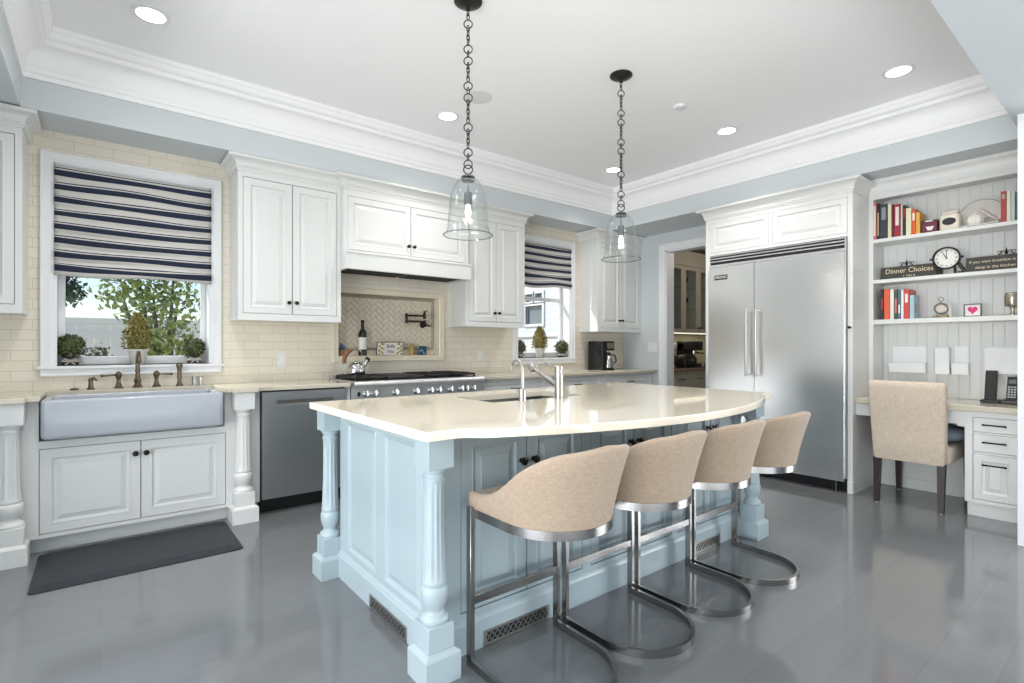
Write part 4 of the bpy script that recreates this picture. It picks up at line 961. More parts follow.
# ---------------------------------------------------------------- stools
SW, SF = 0.222, 0.235
def upath(r, yf, n=24, inset=0.0):
    """U from front left round the back to front right; local +y towards the island"""
    p = [(-r, yf), (-r, yf * 0.75), (-r, yf * 0.5), (-r, yf * 0.25)]
    for i in range(n + 1):
        a = PI + PI * i / n; p.append((r * math.cos(a), r * math.sin(a)))
    return p + [(r, yf * 0.25), (r, yf * 0.5), (r, yf * 0.75), (r, yf)]
def ribbon(b, path, z0, z1, t, closed=False):
    n = len(path); P2 = [Vector(p) for p in path]; rows = []
    for i in range(n):
        a = P2[i] - P2[i - 1] if (i > 0 or closed) else P2[1] - P2[0]
        c = P2[(i + 1) % n] - P2[i] if (i < n - 1 or closed) else a
        na = Vector((a.y, -a.x)).normalized(); nc = Vector((c.y, -c.x)).normalized(); m = (na + nc).normalized(); m = m / max(0.4, m.dot(na))
        rows.append([(P2[i].x + m.x * s, P2[i].y + m.y * s, z) for s, z in ((-t / 2, z0), (t / 2, z0), (t / 2, z1), (-t / 2, z1))])
    if closed: rows.append(rows[0])
    b.loft(rows, True, not closed, not closed)
def sstep(f): f = max(0, min(1, f)); return f * f * (3 - 2 * f)
def make_stool(label, loc):
    root = thing('bar_stool', label, 'bar stool', loc, None)
    L = Vector(loc); sm = M['stoolmetal']
    def fin(b, name, mat, smooth=True, ang=40):
        bmesh.ops.translate(b.bm, verts=b.bm.verts, vec=L); return b.build(name, mat, root, smooth, ang)
    b = MB(); ribbon(b, upath(SW, SF), 0.0, 0.029, 0.015); fin(b, 'floor_loop', sm)
    for sx in (-1, 1):
        b = MB(); b.box(sx * SW - 0.0095, sx * SW + 0.0095, SF - 0.030, SF, 0.0292, 0.60, 0.0012); fin(b, 'leg', sm)
    b = MB(); b.box(-SW + 0.0095, SW - 0.0095, SF - 0.026, SF - 0.006, 0.232, 0.264, 0.001); fin(b, 'footrest', sm)
    b = MB(); ribbon(b, upath(SW - 0.013, SF - 0.03), 0.560, 0.592, 0.012); b.box(-SW + 0.019, SW - 0.019, SF - 0.036, SF - 0.026, 0.562, 0.592); fin(b, 'seat_band', sm)
    # cushion
    b = MB(); lo = []
    def dsh(r, yf, z, crown=0): return [(x, y, z) for x, y in upath(r, yf)]
    for r, yf, z in ((SW - 0.012, SF - 0.04, 0.575), (SW - 0.010, SF - 0.02, 0.60), (SW - 0.012, SF - 0.01, 0.635), (SW - 0.025, SF - 0.015, 0.655), (SW - 0.06, SF - 0.05, 0.664)): lo.append(dsh(r, yf, z))
    b.loft(lo); fin(b, 'seat_cushion', M['stoolfab'])
    # shell
    b = MB(); pts = upath(1.0, SF / SW, 36); n = len(pts); rows = []; th = 0.036
    P2 = [Vector(p) * SW for p in pts]
    s = [0]
    for i in range(1, n): s.append(s[-1] + (P2[i] - P2[i - 1]).length)
    for i in range(n):
        a = P2[min(i + 1, n - 1)] - P2[max(i - 1, 0)]; nn = Vector((a.y, -a.x)).normalized()
        if nn.dot(P2[i] - Vector((0, 0.1))) < 0: nn = -nn
        f = min(s[i], s[-1] - s[i])               # distance from the front end
        zt = 0.655 + 0.194 * sstep((f - 0.06) / 0.40) + 0.028 * sstep((f - 0.36) / 0.28)
        fl = 0.006 + 0.010 * sstep((f - 0.05) / 0.3) + 0.052 * sstep((f - 0.19) / 0.32)
        rnd = 0.35 if (i == 0 or i == n - 1) else 1.0
        sec = []
        z0 = 0.590
        for k in range(6):
            q = k / 5; sec.append((-0.010 + fl * (0.35 * q + 0.65 * q * q) + 0.006 * math.sin(PI * q), z0 + (zt - 0.014 - z0) * q))
        ox = sec[-1][0]; tw = th * rnd
        sec += [(ox - tw * 0.10, zt - 0.004), (ox - tw * 0.35, zt), (ox - tw * 0.65, zt), (ox - tw * 0.92, zt - 0.005), (ox - tw, zt - 0.016)]
        for k in range(4, -1, -1):
            q = k / 5; sec.append((-0.010 + fl * (0.35 * q + 0.65 * q * q) - tw, z0 + (zt - 0.014 - z0) * q))
        rows.append([(P2[i].x + nn.x * o, P2[i].y + nn.y * o, z) for o, z in sec])
    b.loft(rows); fin(b, 'backrest', M['stoolfab'], True, 60)
    return root
S0 = make_stool('tan bucket bar stool with steel loop base, nearest the camera at the island corner', (1.315, 1.41, 0))
S0['group'] = 'bar stools along the island'
for x, lab in ((1.810, 'tan bucket bar stool at the island, second from the near blue corner post'), (2.302, 'tan bucket bar stool at the island, third from the near blue corner post'), (2.788, 'tan bucket bar stool at the far end of the island, nearest the refrigerator')):
    dup(S0, (x, 1.41, 0), lab)

# ---------------------------------------------------------------- refrigerator and its surround
FX = 4.80; fy0, fy1 = 1.635, 2.853; NX = Vector((-1, 0, 0)); UY = Vector((0, -1, 0))
root = thing('refrigerator_surround', 'white cabinet surround with two upper doors and crown over the refrigerator', 'cabinet', (FX, 2.25, 0))
b = MB()
b.box(FX, XW - 0.001, 1.594, 1.631, 0, 2.565); b.box(FX, XW - 0.001, 2.856, 2.903, 0, 2.565)
b.box(FX - 0.006, FX + 0.05, 1.590, 1.632, 0, 0.10, 0.003)
b.box(FX + 0.024, XW - 0.001, 1.632, 2.856, 2.108, 2.565); b.box(FX, FX + 0.024, 1.632, 2.856, 2.108, 2.135); b.box(FX, FX + 0.024, 1.632, 2.856, 2.43, 2.565); b.box(FX, FX + 0.024, 2.24, 2.27, 2.135, 2.43)
b.build('body', M['white'], root)
for y1, y0 in ((2.856, 2.27), (2.24, 1.632)):
    door_on(root, 'door', (FX - 0.001, y1 - 0.002, 2.137), UY, Z3, y1 - y0 - 0.004, 0.291, M['white'], rail=0.05)
b = MB(); path = [(XW - 0.001, 2.903), (FX, 2.903), (FX, 1.594), (XW - 0.001, 1.594)]
b.sweep(path, CROWN(2.47, 2.575, 0.07), False, 1); b.build('crown', M['white'], root, smooth=True, ang=30)
b = MB(); knob_on(root, (FX, 1.612, 1.36), (-1, 0, 0), 0.011)
root = thing('refrigerator', 'large stainless steel built-in side-by-side refrigerator', 'refrigerator', (FX, 2.25, 0))
b = MB(); b.box(FX + 0.01, XW - 0.02, fy0, fy1, 0.09, 2.10); b.build('body', M['dark'], root)
ysp = 2.39
for y0, y1 in ((ysp + 0.002, fy1 - 0.004), (fy0 + 0.012, ysp - 0.002)):
    b = MB(); b.box(FX - 0.035, FX + 0.008, y0, y1, 0.095, 1.985, 0.002, 1); d = b.build('door', M['steelv'], root)
    hy_ = ysp + (0.045 if y0 > ysp else -0.045)
    b = MB(); b.tube([(FX - 0.095, hy_, 0.93), (FX - 0.095, hy_, 1.55)], 0.0145, 14)
    for z in (0.945, 1.535): b.tube([(FX - 0.034, hy_, z), (FX - 0.097, hy_, z)], 0.010, 10)
    b.build('handle', M['nickel'], d, smooth=True)
    if y0 > ysp:
        b = MB(); b.box(FX - 0.038, FX - 0.035, 2.652, 2.788, 1.857, 1.905, 0.001); bd = b.build('badge', M['black'], d)
        text('lettering', 'VIKING', 0.040, M['paper'], bd, basis((FX - 0.0385, 2.72, 1.881), UY, Z3), sx=0.95)
b = MB(); b.box(FX - 0.012, FX + 0.01, fy0 + 0.01, fy1 - 0.003, 1.99, 2.015, 0.002)
for z in (2.045, 2.073): b.box(FX - 0.01, FX + 0.01, fy0 + 0.012, fy1 - 0.003, z - 0.005, z + 0.006, 0.001)
b.box(FX - 0.012, FX + 0.01, fy0 + 0.01, fy1 - 0.003, 2.092, 2.10); b.box(FX - 0.022, FX + 0.008, fy0, fy0 + 0.010, 0.12, 2.10)
b.build('top_grille', M['steelv'], root)
b = MB(); b.box(FX + 0.06, FX + 0.08, fy0, fy1, 0.0, 0.09)
for y in (1.72, 2.3, 2.8): b.lathe([(0.014, 0), (0.014, 0.094)], (FX + 0.015, y, 0), 10)
b.build('toe_grille', M['black'], root)

# ---------------------------------------------------------------- desk nook
NY0, NY1 = 0.568, 1.593; SX = 5.155
root = thing('bookcase', 'white built-in shelves with beadboard back over the desk', 'bookcase', (SX, 1.09, 1.40))
b = MB(); xb = XN - 0.018; yy = NY0; k = 0
b.box(XN - 0.006, XN - 0.001, NY0, NY1 - 0.035, 0.786, 2.50)
while yy < NY1 - 0.036:
    y2 = min(yy + 0.068, NY1 - 0.036); b.prism([(xb + 0.002, yy + 0.0003), (xb, yy + 0.003), (xb, y2 - 0.003), (xb + 0.002, y2 - 0.0003), (XN - 0.006, y2 - 0.0005), (XN - 0.006, yy + 0.0005)], 'xy', 0.786, 2.47); yy = y2
b.build('beadboard_back', M['white'], root)
b = MB(); b.box(SX, XN - 0.001, NY1 - 0.035, NY1 - 0.001, 0.786, 2.55); b.build('side_panel', M['white'], root)
SZ = (2.112, 1.768, 1.431)
for z, th in zip(SZ, (0.030, 0.030, 0.038)):
    b = MB(); b.box(SX, xb, NY0, NY1 - 0.035, z - th, z, 0.003); b.build('shelf', M['white'], root)
b = MB(); b.box(SX, SX + 0.03, NY0, NY1 - 0.035, 2.45, 2.60); b.box(SX + 0.03, xb, NY0, NY1 - 0.035, 2.48, 2.60)
b.sweep([(SX, NY1 - 0.001), (SX, NY0)], CROWN(2.47, 2.604, 0.06), False, 1); b.build('crown', M['white'], root, smooth=True, ang=30)
# desk
root = thing('built_in_desk', 'white built-in desk with drawers and knee space beside the refrigerator', 'desk', (4.85, 1.09, 0))
DX = 4.855
b = MB()
b.box(DX + 0.022, XN - 0.001, NY0, 0.905, 0.10, 0.744); b.box(DX + 0.03, XN - 0.001, NY0, 0.895, 0, 0.10)
b.box(DX, DX + 0.022, NY0, 0.628, 0.10, 0.744); b.box(DX, DX + 0.022, 0.862, 0.905, 0.10, 0.744)
for z0, z1 in ((0.10, 0.125), (0.447, 0.460), (0.588, 0.600), (0.705, 0.744)): b.box(DX, DX + 0.022, 0.628, 0.862, z0, z1)
b.box(XN - 0.02, XN - 0.001, 0.905, NY1, 0.0, 0.744); b.box(XN - 0.035, XN - 0.02, 0.905, NY1, 0.0, 0.09, 0.003)
b.box(DX + 0.022, XN - 0.02, 0.905, NY1, 0.70, 0.744); b.box(DX + 0.01, DX + 0.022, 0.905, NY1, 0.645, 0.744); b.box(DX + 0.005, DX + 0.022, 0.905, 0.95, 0.63, 0.744)
b.build('body', M['white'], root)
for z0, z1, pz in ((0.602, 0.703, 0.655), (0.462, 0.586, 0.533), (0.127, 0.445, 0.375)):
    d = door_on(root, 'drawer', (DX - 0.001, 0.8585, z0 + 0.001), UY, Z3, 0.227, z1 - z0 - 0.002, M['white'], rail=0.05 if z1 - z0 > 0.2 else 0.02, prof=None if z1 - z0 > 0.2 else [(0, -0.02), (0, -0.0015), (0.0015, 0), (0.02, 0.0)])
    pull_on(d, (DX - 0.001, 0.745, pz), UY, NX, 0.115)
d = door_on(root, 'pencil_drawer', (DX + 0.009, NY1 - 0.05, 0.655), UY, Z3, 0.54, 0.08, M['white'], t=0.012, prof=[(0, -0.012), (0, -0.0015), (0.0015, 0), (0.02, 0.0)])
b = MB(); b.box(4.83, XN - 0.001, NY0, NY1 - 0.001, 0.745, 0.785, 0.004); tag(b.build('desk_countertop', M['stone']), 'cream stone slab on top of the built-in desk', 'countertop')
# chair
root = thing('desk_chair', 'beige linen upholstered chair with dark legs pushed up to the desk', 'chair', (5.02, 1.21, 0))
cr = Matrix.Rotation(R(0), 4, 'Z')
b = MB(); lo = []
for z, xf, hw, t in ((0.345, 4.715, 0.212, 0.09), (0.36, 4.708, 0.218, 0.10), (0.50, 4.697, 0.224, 0.10), (0.72, 4.672, 0.232, 0.088), (0.90, 4.648, 0.236, 0.078), (0.93, 4.648, 0.234, 0.07), (0.945, 4.660, 0.226, 0.045)):
    lo.append([(p[0], p[1], z) for p in rrect(xf, xf + t, 1.208 - hw, 1.208 + hw, 0.022, z, 4)])
b.loft(lo); b.build('backrest', M['linen'], root, smooth=True, ang=50)
b = MB(); lo = []
for z, d in ((0.35, 0.008), (0.36, 0.0), (0.43, -0.004), (0.455, 0.004), (0.47, 0.03)):
    lo.append(rrect(4.80 + d * 0.2, 5.32 - d, 0.975 + d, 1.445 - d, 0.035, z))
b.loft(lo); b.build('seat', M['linen'], root, smooth=True, ang=50)
for x, y, tx in ((4.75, 1.405, -0.02), (4.75, 1.012, -0.02), (5.285, 1.41, 0.0), (5.285, 0.966, 0.0)):
    b = MB(); b.loft([[(x + tx + sx * q, y + sy * q, z) for sx, sy in ((-1, -1), (1, -1), (1, 1), (-1, 1))] for q, z, tx in ((0.017, 0.006, tx), (0.024, 0.352, 0))]); l = b.build('leg', M['darkwood'], root)
    b = MB(); b.lathe([(0.012, 0), (0.012, 0.007)], (x + tx, y, 0), 10); b.build('glide', M['nickel'], l)
b = MB(); lo = []
for k in range(9):
    f = k / 8; s_ = math.sin(PI * f) ** 0.45; hw, hh = 0.02 + 0.16 * s_, 0.02 + 0.045 * s_
    lo.append([(4.88 + 0.36 * f, 1.085 + hw * math.cos(2 * PI * j / 14), 0.545 + hh * math.sin(2 * PI * j / 14)) for j in range(14)])
b.loft(lo); tag(b.build('seat_cushion', col('slate_blue_fabric', 122, 134, 148, 0.6), smooth=True), 'slate grey cushion lying on the desk chair seat', 'cushion')

SHELF0 = set(o.name for o in C.objects)
# shelf contents ----------------------------------------------------------
def book(label, y1, y0, z, h, depth, spine, group, xf=5.105, band=None, lean=0.0, cover=None):
    root = thing('book', label, 'book', (xf, (y0 + y1) / 2, z), group)
    t = 0.0025; y0 += 0.0008; y1 -= 0.0008
    def rot(bb):
        if lean: bmesh.ops.transform(bb.bm, matrix=Matrix.Translation((0, y0, z)) @ Matrix.Rotation(lean, 4, 'X') @ Matrix.Translation((0, -y0, -z)), verts=bb.bm.verts)
        return bb
    b = MB(); b.box(xf, xf + t, y0, y1, z, z + h, 0.0008); b.box(xf + t, xf + depth, y0, y0 + t, z, z + h); b.box(xf + t, xf + depth, y1 - t, y1, z, z + h); rot(b).build('cover', spine, root)
    b = MB(); b.box(xf + t, xf + depth - 0.004, y0 + t, y1 - t, z + 0.003, z + h - 0.003); rot(b).build('pages', M['paper'], root)
    if band:
        b = MB(); w = (y1 - y0) * 0.28; m_ = (y0 + y1) / 2; b.box(xf - 0.0006, xf, m_ - w, m_ + w, z + h * band[1], z + h * band[2]); rot(b).build('spine_title', band[0], root)
    return root
GT = 'books on the top shelf'; z = SZ[0] + 0.0005; PW = M['paper']
book('tall pink-spined book at the left end of the top shelf', 1.548, 1.519, z, 0.32, 0.20, col('pink_cloth', 206, 108, 118), GT, band=(col('cream_title', 232, 216, 200), 0.1, 0.9))
book('thin black book beside the pink book on the top shelf', 1.518, 1.497, z, 0.30, 0.20, col('black_cloth', 34, 34, 36), GT, band=(col('tan_title', 176, 164, 130), 0.1, 0.75))
book('thick slate-grey book on the top shelf', 1.496, 1.441, z, 0.29, 0.21, col('slate_cloth', 50, 58, 66), GT, band=(col('grey_title', 140, 148, 156), 0.55, 0.9))
book('cream-spined book right of the slate book on the top shelf', 1.440, 1.414, z, 0.285, 0.20, col('cream_cloth', 222, 210, 178), GT)
book('narrow dark brown book left of the crimson book', 1.413, 1.398, z, 0.275, 0.20, col('dark_brown_cloth', 70, 50, 44), GT)
book('crimson book with white title on the top shelf', 1.397, 1.353, z, 0.268, 0.20, col('crimson_cloth', 160, 34, 56), GT, band=(col('white_title', 226, 214, 206), 0.35, 0.92))
book('white-spined book right of the crimson book on the top shelf', 1.352, 1.338, z, 0.258, 0.19, col('off_white_cloth', 206, 196, 188), GT)
book('black book with red mark left of the pale yellow book', 1.337, 1.318, z, 0.25, 0.20, col('black_cloth', 34, 34, 36), GT, band=(col('red_title', 170, 50, 50), 0.6, 0.9))
book('pale yellow thick book on the top shelf', 1.317, 1.280, z, 0.222, 0.16, col('pale_yellow_cloth', 226, 222, 186), GT)
book('orange and white book on the top shelf', 1.279, 1.252, z, 0.205, 0.17, col('orange_cloth', 214, 92, 40), GT, band=(PW, 0.55, 0.85))
book('yellow book between the orange book and the maroon box', 1.251, 1.224, z, 0.175, 0.17, col('amber_cloth', 224, 168, 70), GT)
root = thing('tea_box', 'maroon box with a white cup drawing on the top shelf', 'box', (5.13, 1.168, z))
b = MB(); b.box(5.115, 5.20, 1.120, 1.218, z, z + 0.085, 0.002); b.build('carton', col('maroon_card', 104, 40, 60), root)
b = MB(); b.box(5.114, 5.201, 1.119, 1.219, z + 0.085, z + 0.098, 0.002); b.build('lid', col('dark_maroon', 62, 36, 46), root)
b = MB(); b.prism([(1.150, z + 0.018), (1.178, z + 0.018), (1.190, z + 0.048), (1.138, z + 0.048)], 'yz', 5.1142, 5.115); b.box(5.1132, 5.1142, 1.145, 1.195, z + 0.087, z + 0.096); b.build('cup_print', PW, root)
root = thing('cream_canister', 'cream square canister with black oval label on the top shelf', 'canister', (5.16, 1.04, z))
b = MB(); lo = []
for d, zz in ((0.006, 0), (0, 0.006), (0, 0.115), (0.008, 0.125), (0.018, 0.128)): lo.append(rrect(5.115 + d, 5.235 - d, 0.985 + d, 1.108 - d, 0.02, z + zz))
b.loft(lo); b.build('jar', col('cream_ceramic', 228, 220, 206, 0.3), root, smooth=True, ang=50)
b = MB(); lo = []
for d, zz in ((0.012, 0.127), (0.006, 0.131), (0.006, 0.142), (0.02, 0.150), (0.05, 0.153)): lo.append(rrect(5.115 + d, 5.235 - d, 0.985 + d, 1.108 - d, 0.02, z + zz))
b.loft(lo); b.lathe([(0.012, 0.15), (0.016, 0.162), (0.001, 0.168)], (5.175, 1.046, z), 12); b.build('lid', col('cream_ceramic', 228, 220, 206, 0.3), root, smooth=True, ang=50)
b = MB(); t = MB(); t.lathe([(0.034, 0), (0.034, 0.002), (0.0335, 0.0025)], (0, 0, 0), 24, sx=1.25, sy=0.85); b.merge(t, basis((5.1152, 1.046, z + 0.066), UY, Z3)); b.build('oval_label', M['black'], root)
root = thing('serving_platter', 'round white platter with a blue painted arc standing at the back of the top shelf', 'platter', (5.33, 0.86, z))
fm = basis((5.295, 0.885, z + 0.125), UY, (Vector((0.18, 0, 1))).normalized())
b = MB(); t = MB(); t.lathe([(0.05, 0.0), (0.09, 0.004), (0.122, 0.014), (0.124, 0.017), (0.12, 0.018), (0.088, 0.010), (0.05, 0.007), (0.001, 0.006)], (0, 0, 0), 36, sx=1.15); b.merge(t, fm); b.build('plate', col('glazed_white', 224, 222, 216, 0.2), root, smooth=True)
b = MB(); b.tube([tuple(fm @ Vector((0.125 * math.cos(R(a)), 0.105 * math.sin(R(a)), 0.017))) for a in range(20, 170, 10)], 0.003, 6); b.build('blue_rim_stroke', col('grey_blue_glaze', 150, 162, 184, 0.3), root)
root = thing('pumpkin_jar', 'white ceramic pumpkin jar standing before the round platter', 'jar', (5.185, 0.905, z + 0.013))
b = MB(); b.lathe([(0.03, 0), (0.05, 0.012), (0.058, 0.04), (0.052, 0.07), (0.03, 0.088), (0.012, 0.092), (0.010, 0.102), (0.001, 0.105)], (5.185, 0.905, z + 0.0135), 36, flute=(0.005, 0.085, 9, 0.10)); b.build('body', M['terracotta'], root, smooth=True, ang=60)
root = thing('shell_dish', 'pale pink and grey shell leaning beside the pumpkin jar', 'shell', (5.20, 0.80, z + 0.013))
b = MB(); lo = []
for k in range(10):
    f = k / 9; rr = 0.05 * math.sin(PI * (0.08 + 0.84 * f)) ** 0.8 * (1.15 - 0.75 * f) + 0.003
    c_ = Vector((5.195, 0.885 - 0.115 * f, z + 0.128 - 0.085 * f + 0.0))
    lo.append([(c_.x + rr * math.cos(2 * PI * j / 14) * 0.8, c_.y + rr * math.sin(2 * PI * j / 14) * 0.5, c_.z + rr * math.sin(2 * PI * j / 14) * 0.9) for j in range(14)])
b.loft(lo); b.build('body', col('shell_pink', 214, 202, 200, 0.35), root, smooth=True)
for lab, dz, yo, cc in (('slate blue magazine lying flat on the top shelf', 0.0, 0.012, col('slate_cover', 116, 122, 138, 0.4)), ('white magazine lying on the slate blue one on the top shelf', 0.0065, 0.0, M['paper'])):
    root = thing('magazine', lab, 'magazine', (5.2, 0.87, z + dz)); b = MB(); b.box(5.105, 5.30, 0.762 + yo, 0.978 - yo, z + dz, z + dz + 0.006, 0.001); b.build('pages', cc, root)
book('red book near the right end of the top shelf', 0.753, 0.722, z, 0.225, 0.165, col('brick_red_cloth', 172, 62, 56), GT, band=(col('tan_title', 176, 164, 130), 0.75, 0.9))
book('white-spined book right of the red book on the top shelf', 0.721, 0.699, z, 0.222, 0.165, col('warm_white_cloth', 226, 218, 204), GT)
book('pale blue book near the right end of the top shelf', 0.698, 0.677, z, 0.215, 0.165, col('ice_blue_cloth', 186, 204, 208), GT)
book('dark green book at the right end of the top shelf', 0.676, 0.650, z, 0.20, 0.165, col('green_cloth', 76, 96, 78), GT)
# signs
def sign(label, y1, y0, h, x, lines, fleur_y):
    root = thing('wooden_sign', label, 'sign', (x, (y0 + y1) / 2, SZ[1]))
    b = MB(); zz = SZ[1] + 0.001; m_ = Matrix.Rotation(R(8), 3, 'Y')
    b.obox((x, (y0 + y1) / 2, zz + h / 2 + 0.002), (0.008, (y1 - y0) / 2, h / 2), m_, 0.002); b.build('board', col('charcoal_board', 62, 60, 56, 0.6), root)
    fm = basis((x - 0.0086, (y0 + y1) / 2, zz + h / 2), UY, m_ @ Z3)
    for s_, size, uu, vv, sx in lines: text('lettering', s_, size, col('sign_cream', 222, 210, 178, 0.6), root, fm @ Matrix.Translation((uu, vv, 0)), sx=sx)
    b = MB(); t = MB(); f0 = h / 2
    u0 = (y0 + y1) / 2 - fleur_y
    for sg in (-1, 1):
        t.tube([(u0 + sg * (0.004 + 0.044 * q), f0 + 0.008 + 0.028 * math.sin(PI * q * 1.3), -0.006) for q in [k / 8 for k in range(9)]], 0.0025, 6)
        t.tube([(u0 + sg * (0.036 + 0.013 * math.cos(k * 0.7)), f0 + 0.022 + 0.013 * math.sin(k * 0.7), -0.006) for k in range(9)], 0.0025, 6)
    t.tube([(u0, f0 - 0.004, -0.006), (u0, f0 + 0.026, -0.006), (u0, f0 + 0.054, -0.006)], [0.003, 0.008, 0.002], 6)
    b.merge(t, fm); b.build('finial', M['bronze'], root, smooth=True)
sign('dark sign reading Dinner Choices on the middle shelf', 1.505, 1.085, 0.10, 5.15, [('Dinner Choices', 0.058, -0.012, 0.014, 0.88), ('1. Take It', 0.022, -0.01, -0.032, 1.0)], 1.325)
sign('dark sign with two lines of script right of the clock', 0.955, 0.600, 0.11, 5.15, [('If you want breakfast in bed,', 0.030, 0.0, 0.020, 0.92), ('sleep in the kitchen', 0.030, -0.01, -0.024, 0.95)], 0.728)
# clock
ck = Vector((5.104, 1.06, 1.893)); root = thing('mantel_clock', 'round black-framed clock on stub legs on the middle shelf', 'clock', (5.104, 1.06, SZ[1]))
fm = basis(ck, UY, Z3)
b = MB(); t = MB(); t.lathe([(0.066, -0.02), (0.084, -0.02), (0.089, -0.006), (0.087, 0.008), (0.080, 0.012), (0.075, 0.004), (0.075, -0.01)], (0, 0, 0), 40, cap0=False, cap1=False); b.merge(t, fm)
for sg in (-1, 1): b.tube([tuple(fm @ Vector((sg * 0.086, 0, 0))), tuple(fm @ Vector((sg * 0.103, 0, 0)))], [0.008, 0.010], 8); b.tube([tuple(fm @ Vector((sg * 0.05, -0.07, -0.005))), tuple(fm @ Vector((sg * 0.055, -0.139, -0.005)))], [0.010, 0.009], 8)
b.build('case', M['black'], root, smooth=True)
b = MB(); t = MB(); t.lathe([(0.078, -0.018), (0.078, -0.008), (0.001, -0.0075)], (0, 0, 0), 32); b.merge(t, fm); b.build('dial', PW, root)
b = MB(); t = MB(); t.box(-0.002, 0.002, -0.008, 0.058, -0.0065, -0.005); t.obox((-0.010, 0.018, -0.004), (0.0025, 0.025, 0.0008), Matrix.Rotation(R(28), 3, 'Z')); t.lathe([(0.005, -0.006), (0.005, -0.002)], (0, 0, 0), 10); b.merge(t, fm); b.build('hands', M['black'], root)
for k in range(12):
    a = R(90 - 30 * k - 30); s_ = ('I', 'II', 'III', 'IV', 'V', 'VI', 'VII', 'VIII', 'IX', 'X', 'XI', 'XII')[k]
    text('numeral', s_, 0.017, M['black'], root, fm @ Matrix.Translation((0.060 * math.cos(a), 0.060 * math.sin(a), -0.0068)) @ Matrix.Rotation(a - PI / 2, 4, 'Z'))
b = MB(); b.tube([(5.135, 0.995, SZ[1] + 0.085), (5.15, 0.955, SZ[1] + 0.012)], [0.012, 0.014], 8); b.box(5.135, 5.17, 0.958, 1.0, SZ[1] + 0.001, SZ[1] + 0.02, 0.003); b.build('strut', M['black'], root, smooth=True)
# third shelf
GB = 'books on the lower shelf'; z = SZ[2] + 0.0005
book('black book at the left end of the lower shelf', 1.490, 1.467, z, 0.255, 0.19, col('black_cloth', 34, 34, 36), GB, band=(col('red_title', 170, 50, 50), 0.3, 0.7))
book('wide orange-spined book on the lower shelf', 1.466, 1.425, z, 0.252, 0.19, col('bright_orange_cloth', 222, 96, 58), GB)
book('white book right of the orange book on the lower shelf', 1.424, 1.397, z, 0.250, 0.18, col('off_white_cloth2', 230, 226, 220), GB)
book('dark green book with coloured spine on the lower shelf', 1.396, 1.372, z, 0.242, 0.19, col('forest_cloth', 58, 82, 66), GB, band=(col('coral_title', 208, 120, 104), 0.2, 0.7))
book('blue-grey book right of the green book on the lower shelf', 1.371, 1.351, z, 0.236, 0.18, col('steel_blue_cloth', 92, 108, 128), GB, band=(PW, 0.2, 0.5))
book('narrow white book left of the red book on the lower shelf', 1.350, 1.331, z, 0.238, 0.18, col('pure_white_cloth', 232, 230, 228), GB)
book('red-spined book on the lower shelf', 1.330, 1.295, z, 0.240, 0.19, col('rose_red_cloth', 208, 74, 72), GB, band=(PW, 0.55, 0.85))
root = book('pale blue book with an oval picture at the right end of the row', 1.292, 1.262, z, 0.19, 0.14, col('powder_blue_cloth', 168, 198, 210), GB)
fm = basis((5.16, 1.2622, z + 0.09), X3, Z3); b = MB(); t = MB(); t.lathe([(0.03, 0.0), (0.03, 0.0008)], (0, 0, 0), 20, sy=1.4); b.merge(t, fm); b.build('oval_picture', col('portrait_tone', 176, 150, 136), root)
root = thing('skeleton_clock', 'small silver desk clock with bow finial on the lower shelf', 'clock', (5.14, 1.10, z))
b = MB(); b.box(5.12, 5.16, 1.058, 1.145, z, z + 0.014, 0.003)
for yy in (1.07, 1.133): b.box(5.118, 5.162, yy - 0.014, yy + 0.014, z, z + 0.022, 0.002)
b.build('base', col('antique_brass', 128, 116, 82, 0.3, metal=0.8), root)
fm = basis((5.14, 1.10, z + 0.072), UY, Z3); b = MB(); t = MB(); t.lathe([(0.030, -0.02), (0.044, -0.02), (0.046, 0.0), (0.042, 0.016), (0.034, 0.018), (0.032, 0.01)], (0, 0, 0), 28, cap0=True, cap1=False); b.merge(t, fm); b.build('case', col('pewter', 120, 116, 108, 0.3, metal=0.8), root, smooth=True)
b = MB(); t = MB(); t.lathe([(0.034, 0.0), (0.034, 0.010), (0.001, 0.011)], (0, 0, 0), 24); b.merge(t, fm); b.build('dial', col('dial_grey', 206, 200, 188), root)
b = MB(); b.tube([(5.14, 1.10, z + 0.117), (5.14, 1.10, z + 0.13)], 0.004, 8)
for sg in (-1, 1): b.tube([(5.14, 1.10 + sg * (0.002 + 0.016 * math.sin(PI * q)), z + 0.128 + 0.034 * q) for q in [k / 8 for k in range(9)]], 0.0025, 6)
b.build('finial', col('pewter', 120, 116, 108, 0.3, metal=0.8), root, smooth=True)
b = MB(); b.box(5.175, 5.18, 1.058, 1.145, z, z + 0.10, 0.001); tag(b.build('card', PW), 'small white card standing behind the silver desk clock', 'card')
root = thing('heart_picture', 'small dark-framed picture of a pink heart on the lower shelf', 'picture', (5.14, 0.912, z))
y0, y1 = 0.860, 0.962
b = MB(); 
for bx in ((y0, y1, 0, 0.006), (y0, y1, 0.090, 0.096), (y0, y0 + 0.006, 0.006, 0.090), (y1 - 0.006, y1, 0.006, 0.090)): b.box(5.125, 5.15, bx[0], bx[1], z + bx[2], z + bx[3])
b.build('frame', col('dark_plum_frame', 78, 46, 62, 0.4), root)
b = MB(); b.box(5.132, 5.148, y0 + 0.006, y1 - 0.006, z + 0.006, z + 0.09); b.build('mount', PW, root)
b = MB(); hp = []
for k in range(32):
    a = 2 * PI * k / 32; hp.append(((y0 + y1) / 2 - 0.00205 * 16 * math.sin(a) ** 3 * 0.9, z + 0.05 + 0.00205 * (13 * math.cos(a) - 5 * math.cos(2 * a) - 2 * math.cos(3 * a) - math.cos(4 * a))))
